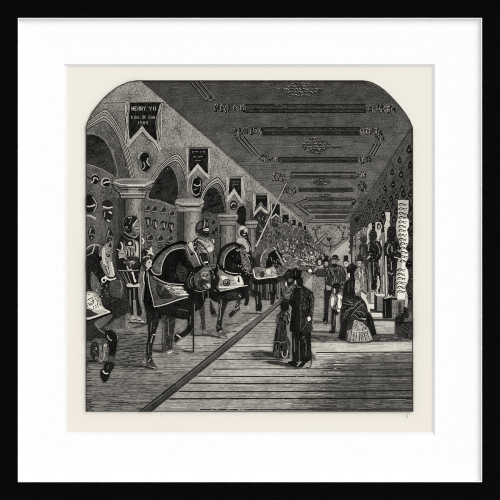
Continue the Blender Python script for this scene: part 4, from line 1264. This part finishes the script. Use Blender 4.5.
def armour(label, head, torso, legs, lights, t=26):
    q = begin('suit_of_armour', label)
    for s_ in legs: q.blob(t, s_)
    q.blob(t - 2, torso)
    q.fleck(torso, 60, [66, 86, 110, 8, 12], 2.0, .8)
    for s_ in legs: q.fleck(s_, 50, [60, 84, 104, 8, 10], 2.6, .7, 85)
    for tt, s_, w in lights: q.line(tt, s_, w)
    o = q.build()
    q = begin('helmet', None, o)
    q.blob(t, head); xs = pts(head); q.fleck(head, 26, [80, 110, 8, 10], 1.4, .7)
    q.line(128, [(xs[0][0] + .6, xs[0][1] + .6), (xs[1][0] * .5 + xs[0][0] * .5, xs[1][1] * .5 + xs[0][1] * .5)], .7); q.build()
armour('distant armour figure at the near end of the row, grey and small', '361.6,236 364,234.6 366.4,237 366.4,242 363.4,244 361,241', '359.6,246 363,243.6 367.6,246 369,258 367,268 360.6,268 359,258',
       ['360.6,266 364,266 364.6,290 361.6,290', '364.4,266 368,266 368.6,290 365.4,290'], [(120, '362,247 361.4,258', .9), (140, '366.6,247 367.4,257', .8), (110, '363.6,262 363,276', .8)], 50)
armour('dark suit of armour on a pedestal, second in the row', '368.6,233 371,230 375,230.6 377,234 376,239.6 372,241 369,239', '366.4,257 366,248 369,242 375,240 380,243 382,250 380.4,258 376,262 370,262 367,259',
       ['371,258 378,259 378.4,270 377,282 376,291 371.6,291 372,278 370.6,266', '378,262 380,270 380.4,286 378,291'],
       [(140, '369,244 368,251', 1.1), (120, '376,243 379,248 379,254', .9), (210, '370,256 367,259', 1.0), (120, '373.4,262 373.6,276', .9), (200, '377.6,276 379,284 376.6,291', 1.3), (160, '370.8,290 375,291.6', 1.1)])
armour('tall dark suit of armour on a dark pedestal, nearest in the row', '386.8,230 389,226.6 393,226.6 396,230 395.6,236 391,239.4 387.6,237', '384,256 383.6,246 387,240 392,238 397,241 399.6,249 401,255 397,260 395,263 387,262 384,259',
       ['386,258 396,259 396.6,270 395.4,282 394.6,295 391,295.6 388,294 388.6,280 386.6,268'],
       [(150, '389,244 387,250 388,254', .9), (130, '391.6,246 392,252', 1.2), (170, '397.6,250 401.6,253', 1.0), (200, '394,257 400,258.6', .8), (150, '388,230.6 390.6,229', 1.0), (140, '391,262 391.4,270', 1.0), (150, '388,272 391,274 393,273', .8),
        (110, '393.6,276 393.4,290', 1.0), (210, '384,298.6 387.6,297.6 388.6,294.4', 1.2), (200, '389.6,296.6 392,295.4', 1.0), (120, '385,259 384,262', 1)])
p = begin('pale_pole', 'pale upright pole beside the tall dark armour'); p.poly(196, '385,256 386.1,256 387.2,293 385.8,296'); p.line(40, '384.4,256 385.2,296', .8); p.build()
p = begin('pedestal', 'dark pedestal under the tall dark armour')
p.poly(22, '382.6,298.8 391.4,297.6 391.8,318 383,318.4', 'v'); p.line(90, '385,301 385.4,317', .7); p.line(128, '383,319.6 392,319', 1.2); p.build()
p = begin('pedestal', 'mid-grey stone pedestal behind the pale panel')
p.poly(112, '391.6,300 404,300 405,318 391.8,319', 'rough'); p.hatch('391.6,300 404,300 404.6,318 392,319', [60, 66], 2.4, .5, 0, .7, 6); p.poly(60, '398,302 401,302 401,312 398,313', 'v'); p.build()
p = begin('pedestal', 'stepped pedestal with a pale top under the second dark armour')
p.poly(206, '376,293.8 384.4,293.6 384.4,296.4 375.8,296.2'); p.poly(110, '376.6,296.4 382.4,296.4 382.4,311.4 376.6,311.4', 'dot'); p.poly(28, '374,294 376.8,296 377,311.6 374.2,311.6'); p.poly(176, '371,291.6 374,292.4 374,303.6 371,303')
p.poly(214, '368.4,304 374,304 374,308.6 368.4,308.4'); p.poly(34, '368.4,308.6 382.4,311.2 382.4,312.6 369,311'); p.poly(208, '371,313 382,312.8 382,316.4 372,317', 'h'); p.line(50, '369,319.6 396,320', 1.6); p.build()
p = begin('stone_chest', 'dark chest at the right edge with a rounded lump on top')
p.blob(46, '395,322 396.6,315.6 400,313.4 406,313 410,316 413,316 413,339 408,339.6 400,339.6 395.6,338', 'rough'); p.poly(90, '405,313 413,312 413,321 404,322', 'dot'); p.blob(26, '395,318 398,313.6 402,313.4 404,318 402,324 396,325'); p.line(96, '396.6,316.4 399,314.6 401.6,315', .7)
p.poly(34, '403.4,307 406,306.6 406.4,312 409,314 408,318 402.6,318'); p.hatch('396,324 412,323 412,337 396,338', [14, 20, 70], 1.9, .7, 40, .6, 5); p.line(16, '395.6,322.8 411.6,322', 1.0); p.build()
p = begin('cast_shadow', 'dark shading strokes on the floor beside the lady')
p.poly(78, '372,334.6 396,333.6 398,339 412,338.6 412,341 374,341.6', 'rough'); p.poly(78, '311,334.4 344,334.6 345,341 312,340', 'h')
p.hatch('311,334 412,333.6 412,341.6 311,341', [44, 50, 140], 1.6, .6, 0, .7, 6); p.line(80, '314,321.6 331,322.6', 1.6); p.line(70, '312,331.4 340,332.4', 1.4)
p.build()
p = begin('cast_shadow', 'dark shading strokes on the planks behind the child and gentleman')
p.poly(84, '252,351.6 264,350.6 276,352.6 276,357.4 262,356.6 250,354.6', 'h'); p.poly(48, '262,352 276,352.6 292,358 274,357.2 264,355.4', 'h'); p.poly(56, '264,360.8 278,361 290,363.6 304,367 288,366.6 272,364', 'h'); p.hatch('228,351 262,349.6 300,364 304,367.4 270,364 240,356', [34, 44, 60, 90], 1.3, .6, 1, .62, 9)
p.build()

# ================================================================== VISITORS
p = begin('person', 'veiled woman in a pale grey dress, in the distance left of the guide')
p.poly(122, '314.4,268 319.6,264 324,268 325,284 326,297 313,297 313,282', 'rough'); p.fleck('312,268 325,268 326,297 312,297', 60, [60, 66, 140, 150], 2, .6, 75)
p.blob(40, '316,261 318,257.6 321.6,258 322.6,262 320,266 317,265'); p.blob(170, '318,261 320.6,260.4 321,264 318.6,265'); p.line(204, '320,267 323,265.6', 1.2); p.build()
p = begin('person', 'distant man in a top hat left of the guide')
p.poly(54, '324,264 330,264 330,275 324,274', 'dot'); p.poly(26, '324.4,255.6 328,255.4 328,261 324.4,261.4'); p.line(26, '323.6,261.6 329,261.4', .9); p.blob(158, '324.8,262 327.6,262 327.4,265.4 325,265.4'); p.build()
p = begin('person', 'distant man in a top hat standing right of the guide')
p.poly(40, '345,266.6 350,266 354.6,268.6 357,273 357.4,280 352,282 349,276'); p.poly(26, '343.6,255.4 348.2,255.4 347.8,261.2 344,261.4'); p.line(22, '342.6,261.8 349,261.4', 1.0)
p.blob(176, '344,262 348,262 347.6,266 345,266.6'); p.line(30, '345.4,263.6 347,263.8', .7); p.line(120, '351,269 354,274', .8); p.poly(130, '343,268 346,268 348,276 347,281 343,283', 'rough'); p.build()
p = begin('person', 'distant person in a pale coat and dark tall hat, before the row of armour')
p.poly(112, '357,266 363,264 367.6,270 368.6,284 368,296 359,296 356.4,282', 'rough'); p.line(40, '365,268 367,278 367.6,292', 1.6); p.line(190, '359,268 358.6,278|362,270 363.4,282', 1.0); p.fleck('357,267 367,267 368,295 358,295', 40, [50, 56, 176], 1.8, .7, 75)
p.poly(34, '357.4,254.6 361.6,254.2 362.4,260 357,260.6'); p.line(26, '355.6,260.8 363.6,260', 1.0); p.blob(170, '357.6,261.4 361,261.4 360.6,265.4 358,265.4'); p.line(40, '358,263 360,263', .7); p.build()

p = begin('person', 'guide in a dark pleated coat and brimmed cap, arm stretched out with a pointer')
p.blob(70, '326,284 344,284 344,290 339,292 328,291.4', 'rough')
p.blob(44, '326,268 331,264.8 338,264.4 343,267.4 346,274 345.6,281 343,286 326,286 325.6,278 321,277 316,276.4 314.6,272 318,269 322,269', 'dot')
p.poly(26, '326,284 332,285 332,292 329,300 328.4,312 328,320 324,320 324.4,300 324,290'); p.blob(24, '323,318 328,318 327,323.6 324,323'); p.line(160, '324.6,322.6 326,321.6', .9)
p.hatch('326,268 343,267 344,284 326,286', [124, 136, 14], 1.6, .6, 80, .65, 4); p.fleck('315,270 325,269 325,276 316,276', 14, [76, 84], 2, .6, 20)
p.line(130, '326,286 334,287.4 343,286', .8); p.fleck('326,268 345,268 344,290 326,290', 80, [90, 110, 8, 12], 1.8, .6, 80)
p.line(120, '329,267 333,269 338,267', .7); p.blob(226, '308.4,270.2 310,269 312,271 311.2,272.2 308.8,272'); p.line(30, '311.4,273 316,273.4', 1.2)
p.line(44, '300,265.6 308,266.4 316,266.6', .9); p.line(200, '301,264.6 313,265', .5); p.poly(150, '326,285 331,286.6 331,290 326.6,290')
po = p.build()
q = begin('cap', 'dark brimmed cap', po); q.blob(20, '331.6,258.6 333,255.4 337,255.2 338,258.6'); q.line(18, '329.4,259.4 334,260.6 339.6,259.4', 1.4); q.line(120, '332,257.4 336,257.4', .5); q.build()
q = begin('head', 'pale face', po); q.blob(140, '331.8,260.6 337,260.6 337.2,264.4 334.6,266.4 332.2,264.4'); q.line(24, '332,261.8 333.8,261.8|335.2,261.8 336.8,261.6', .6); q.blob(24, '332,264 334.4,263.4 336.8,264 336,266.8 333.4,267'); q.line(200, '334.2,261.6 334.2,263', .6); q.build()

p = begin('person', 'boy in a white shirt and dark trousers, seen from behind, beside the lady')
p.poly(24, '331.8,309 339,309 338,316 335.6,324 334.6,330 332,331 331,320', 'dot'); p.line(96, '334.6,314 333.6,326', .9); p.blob(26, '329,331 334.4,329.4 334.6,333 330,333'); p.poly(140, '335.6,316 338.4,314 338.6,330 336,331', 'dot')
p.blob(120, '331,299 334,293.6 338,292 342,295.6 342.4,303 340,309 333,309 330.6,305', 'rough')
p.blob(214, '331,299 333,296.4 334.2,299 333.6,304 332,307 330.8,304'); p.blob(228, '337.8,294.6 341.4,296 342.4,301.6 341.4,306.6 339,308.6 337.6,304 338.6,299')
p.line(34, '335,294.6 337,298 336.4,303 334.4,308|332.6,306.6 337,304.4', .9); p.line(110, '340.4,298 340,305', .5); p.ell(220, 338.4, 310.4, 1.4, 1.3); p.line(40, '331,308.6 340,309', .8)
po = p.build()
q = begin('cap', 'dark round hat', po); q.blob(22, '332.8,286 334,283.2 338,283 339.4,285.6'); q.line(14, '331.4,286.6 336,287.6 341,286.2', 1.2); q.line(96, '330.8,285.6 334,282.4 338,282.2', .5); q.build()
q = begin('head', None, po); q.blob(34, '333.8,288 338.4,288 338.6,293 335.6,294.6 333.8,292.4'); q.blob(200, '333.6,289 335,288.8 335.2,293 334,292.6'); q.build()

# ---- lady in a bustle dress
p = begin('person', 'lady in a dark bustle dress with a frilled train and white neckcloth')
p.blob(22, '345.6,282 348,279.6 353.6,279.6 355.6,283 355.4,290 353.4,296 343.6,298 343,291', 'dot'); p.line(76, '349,283 348,292|352,282 352,288', .8)
p.blob(176, '355.4,280 358,280.6 360,285 359,291 356,293.4 354.6,290'); p.fleck('355,281 360,281 360,293 355,294', 16, [90, 110], 1.6, .6); p.blob(206, '348,273.4 349.6,273.6 349.4,277.4 348,276.6')
p.blob(206, '361,292 365,296 368.6,305 370,312 366,309 362,300'); p.line(206, '362,293 366.6,296.4', 1.3); p.line(50, '361,290.6 366,294', .8)
p.poly(26, '362,311 369,312.6 372.6,318 376.6,334.6 371.6,336 366,322', 'rough')
p.poly(44, '342,318 352,314 362,318 370,330 373.4,340.6 366,342 352,342.4 341,340 337.6,338.6 340,330', 'rough')
p.poly(22, '340,316 348,314 347,326 345,340 338,339 340.6,328', 'rough')
p.poly(150, '354,319.6 362,321.6 368,328 372.8,339.6 366,341.4 350,341.8 348.6,334 352,328', 'rough'); p.poly(128, '347,330 353,330 354,341.8 347,340.6', 'rough')
for s_ in ('356,321 357,330 355.6,341', '361,324 362,332 361,341', '365,327 367.4,334 369.4,340', '352,328 350.6,341', '359,331 359.4,341', '348,330 347,340', '363.6,332 366,341', '354,332 353,341'):
    p.line(40, s_, .8, .5)
for s_ in ('354,321 358,324.6 363,326.6', '352,330.6 358,331.6 363,331 368,329.6', '366,330 368.6,334 371,339', '362.6,333 364.6,340', '357.4,333 357,341', '352,333 351.6,340', '360.6,326 361.4,330'):
    p.line(206, s_, .8, .5)
p.fleck('350,322 366,322 372,340 348,341', 90, [50, 200, 70, 100, 176], 1.8, .6, 80)
p.line(60, '347,341.6 352,342.8 360,342.4 366,342.8 373,341', .7)
po = p.build()
q = begin('overskirt', 'dark draped overskirt', po)
q.blob(28, '342,298 353,295 360,297 365,302 367.6,310 366,318 361,322 354,318 348,316 342,322 340.6,314 341.4,304', 'rough')
q.fleck('342,299 355,296 366,306 365,320 344,319', 80, [66, 84, 10, 12], 2.2, .6, 25)
for t, s_, w in ((110, '343,303 350,304.6 357,303 362,299.6', .5), (124, '350,317 354,312 360,306 364,304', .6), (116, '345,311 350,308.6 352,304', .5), (100, '342,307 348,307 354,309 360,314', .5), (104, '343,315 347,311 350,310', .5), (14, '343,305 351,306.6 358,305', .7), (14, '347,315 351,311 355,308', .7), (112, '343,318 348,313', .7), (130, '354,314 359,318.6 364,319', .6), (100, '356,301 361,303.6 364,308', .5), (90, '346,300 352,300', .7), (170, '360,318.6 366,319', 1.2), (130, '351,309 355,306 358,302', .7), (120, '357,311 362,312 365,315', .7), (14, '352,312 349,319|358,315 362,320|345,308 350,306', .9), (150, '348,301.4 353,303', .6)):
    q.line(t, s_, w)
q.build()
q = begin('hair', 'dark hat and hair', po); q.blob(18, '346.8,271 347.6,266.6 350.6,263.8 354.6,264.6 357.6,268 354.6,269.6 351,271 348.6,273'); q.line(84, '348.6,268 351,265.4', .6); q.blob(20, '350,270.6 354.6,269.6 355,274.6 352.6,279 350.6,278'); q.line(30, '354,269 358,268.6', 1.2); q.line(180, '356,270 358,268.6', .8); q.build()
q = begin('head', 'pale face in profile', po); q.blob(120, '354.4,272 357,270.4 359.4,272 360,276 358,279 355,279.6'); q.line(220, '358.6,271.6 360,274.6 359,277.6', .9); q.line(40, '356.4,273.4 358,273.6|357,276.4 358.6,276.6', .6); q.line(60, '355,274.6 356.6,275.4', .8); q.build()

# ---- companion whose hat shows beside the tall gentleman
p = begin('person', 'person in a low dark hat and shaded coat, left of the tall gentleman')
p.blob(74, '283,284 287,280 293,282 296,290 295,304 290,306 284,298 281.6,290', 'rough'); p.fleck('283,283 294,283 294,302 283,298', 70, [110, 130, 20, 30], 2.2, .7, 60); p.blob(22, '286.6,278.4 292,278 293,283 289,286 287,284')
p.blob(196, '285.2,282.8 286.6,282.4 287,285.4 285.8,286.2'); p.blob(96, '288,277.4 292,277.4 292,281 289,282'); p.line(140, '288,290 292,286|286.4,296 290,294', .9)
po = p.build()
q = begin('hat', 'low dark hat', po); q.blob(24, '284,276 285.6,271.6 289,270.8 291.6,272.6 292,276.6 288,277.8'); q.line(84, '286,273.6 289,272.2', .6); q.line(14, '282.8,277 287,278.6 292.4,277.4', 1.0); q.build()

# ---- child
p = begin('person', 'child in a dark cape and full skirt, holding the tall gentleman\'s arm')
p.poly(122, '286.6,312 291,310 292,330 292,348 288,350 286,330', 'v')
p.grad(26, 52, '277.6,323 286,323 287.4,336 290.6,342 290,357 282,358.6 272.6,357 273.6,346 275,334', 0, 'dot', 4)
p.fleck('274,343 290,343 290,357 273,357', 60, [84, 96, 10, 12], 3.4, .7, 88)
p.fleck('277,324 286,324 287,340 275,340', 36, [64, 76, 10], 3.0, .7, 82)
p.blob(40, '276.2,320 279,313 284,309.6 289,313 290,320 287,325 280,325.6 277,323', 'dot'); p.fleck('277,312 289,312 289,324 277,324', 60, [92, 110, 12, 14], 1.8, .7, 40)
p.blob(84, '276.6,318 278.6,316.6 279,321 277,322.6'); p.line(150, '285.4,313 288,316 289.4,321', 1.1); p.line(24, '287,314.4 288.6,318', .8); p.line(110, '284,318 287,321 286.4,325', .8)
p.line(14, '277,326 275.4,341', .8); p.line(76, '279.6,326 278.6,340', .6); p.line(120, '274,343 276,341.4 282,342.2 286,341.6', .7)
p.line(186, '282,351 282.4,355 284.4,357.2 286.8,355.6 287.6,350', .8); p.line(130, '288.8,345 289,353', .7); p.line(90, '276.6,344 275.6,356|279,344 278.4,357', .7)
po = p.build()
q = begin('cap', 'dark cap', po); q.blob(18, '280.4,307 281,301.6 284,299 288,299.6 290,303 289,308.6 285,311 281.6,310'); q.line(56, '283,300.6 289,301.6', .9); q.build()
q = begin('head', 'shaded face', po); q.blob(124, '289,303 291.6,301.6 293,306 291.6,310.4 289.4,309.6'); q.build()

# ---- tall gentleman
p = begin('person', 'tall gentleman in a top hat and long black coat with a cane, seen from behind')
p.poly(24, '291.6,330 300,331 299.4,346 299,361.6 292.4,362 292,346', 'v'); p.poly(22, '299,331 311,330 310.6,346 311.6,359 306,362.6 300,361 299,346', 'v')
p.blob(16, '288,361.6 294,361 299,363.6 305,361.6 303.6,366 296,367.4 290,364.6'); p.line(150, '297,366 300,362.6', 1.2); p.line(86, '299.4,340 299.2,358|303,336 306,344 305.6,356', .9); p.line(104, '294,338 294.6,352', .7)
p.fleck('301,334 310,334 311,358 303,358', 30, [60, 78, 8], 2.6, .7, 75)
p.poly(92, '311,350 316,359.6 312,359', 'dot'); p.line(22, '310.6,344 310.9,366 304.6,366.4', .8)
po = p.build()
q = begin('coat', 'long black coat', po)
C_ = '289.8,298 293,290 298.6,286 303,285.4 308,288.6 312,292 314.2,299 314,306 313,313 312,322 312.2,331 303,332.4 295,331.4 289.6,330.6 290.8,318 291.8,308 289,304'
q.grad(10, 44, C_, 0, 'dot', 7, s=True)
q.fleck('291,290 300,288 300,330 291,330', 50, [34, 44, 5], 2.2, .6, 75)
q.fleck('300,288 313,292 313,316 311,330 300,331', 170, [70, 84, 96, 10, 14], 2.4, .6, 60)
q.line(14, '308,296 309.6,304 308,315', 1.3); q.line(92, '311,294 313,302 312.4,312', .9); q.line(80, '301,290 300.6,330', .5); q.line(96, '302.4,330 307,322', .6); q.line(10, '299,286.6 301,292', .9); q.line(70, '293,291 291.6,300', .6)
q.build()
q = begin('hand', 'pale hand', po); q.blob(226, '307.6,317.2 309.4,316.6 310.6,318.2 309.8,320.4 308,320.8'); q.line(90, '306.8,317 307.2,321', .7); q.build()
q = begin('head', 'shaded face in profile', po); q.blob(26, '295.4,278.6 302,278.6 303,283 302,287 297.4,287.6 295.6,284'); q.blob(196, '294.6,281 295.8,280.6 296.2,283.4 294.8,284.2'); q.line(130, '296,284.6 297.4,285.2', .6); q.line(120, '297,286.6 301,287.4', .8); q.build()
q = begin('top_hat', 'black top hat', po); q.poly(16, '293.6,269.6 301.8,270 301,277.4 294.6,277.2'); q.line(12, '291.4,276.8 294,278.2 299,278.6 303.4,277.4', 1.2, .9); q.line(84, '295.4,271 295.8,276', .6); q.build()

# ================================================================== EDGES AND MARKS
p = begin('picture_rule', 'thin printed rule around the scene')
for i in range(len(INNER)):
    if 1 <= i < len(INNER) - 1 or True:
        a, b = INNER[i], INNER[(i + 1) % len(INNER)]
        p.line(62 if i < len(INNER) - 1 else 56, [a, b], .6, s=False)
p.build()
p = begin('pencil_mark', 'small faint pencil scribble below the lower right corner')
p.line(170, '407.6,413 406.8,415 407.4,417.4|410,412.6 408.6,413.6', .6, noclip=True)
p.build()
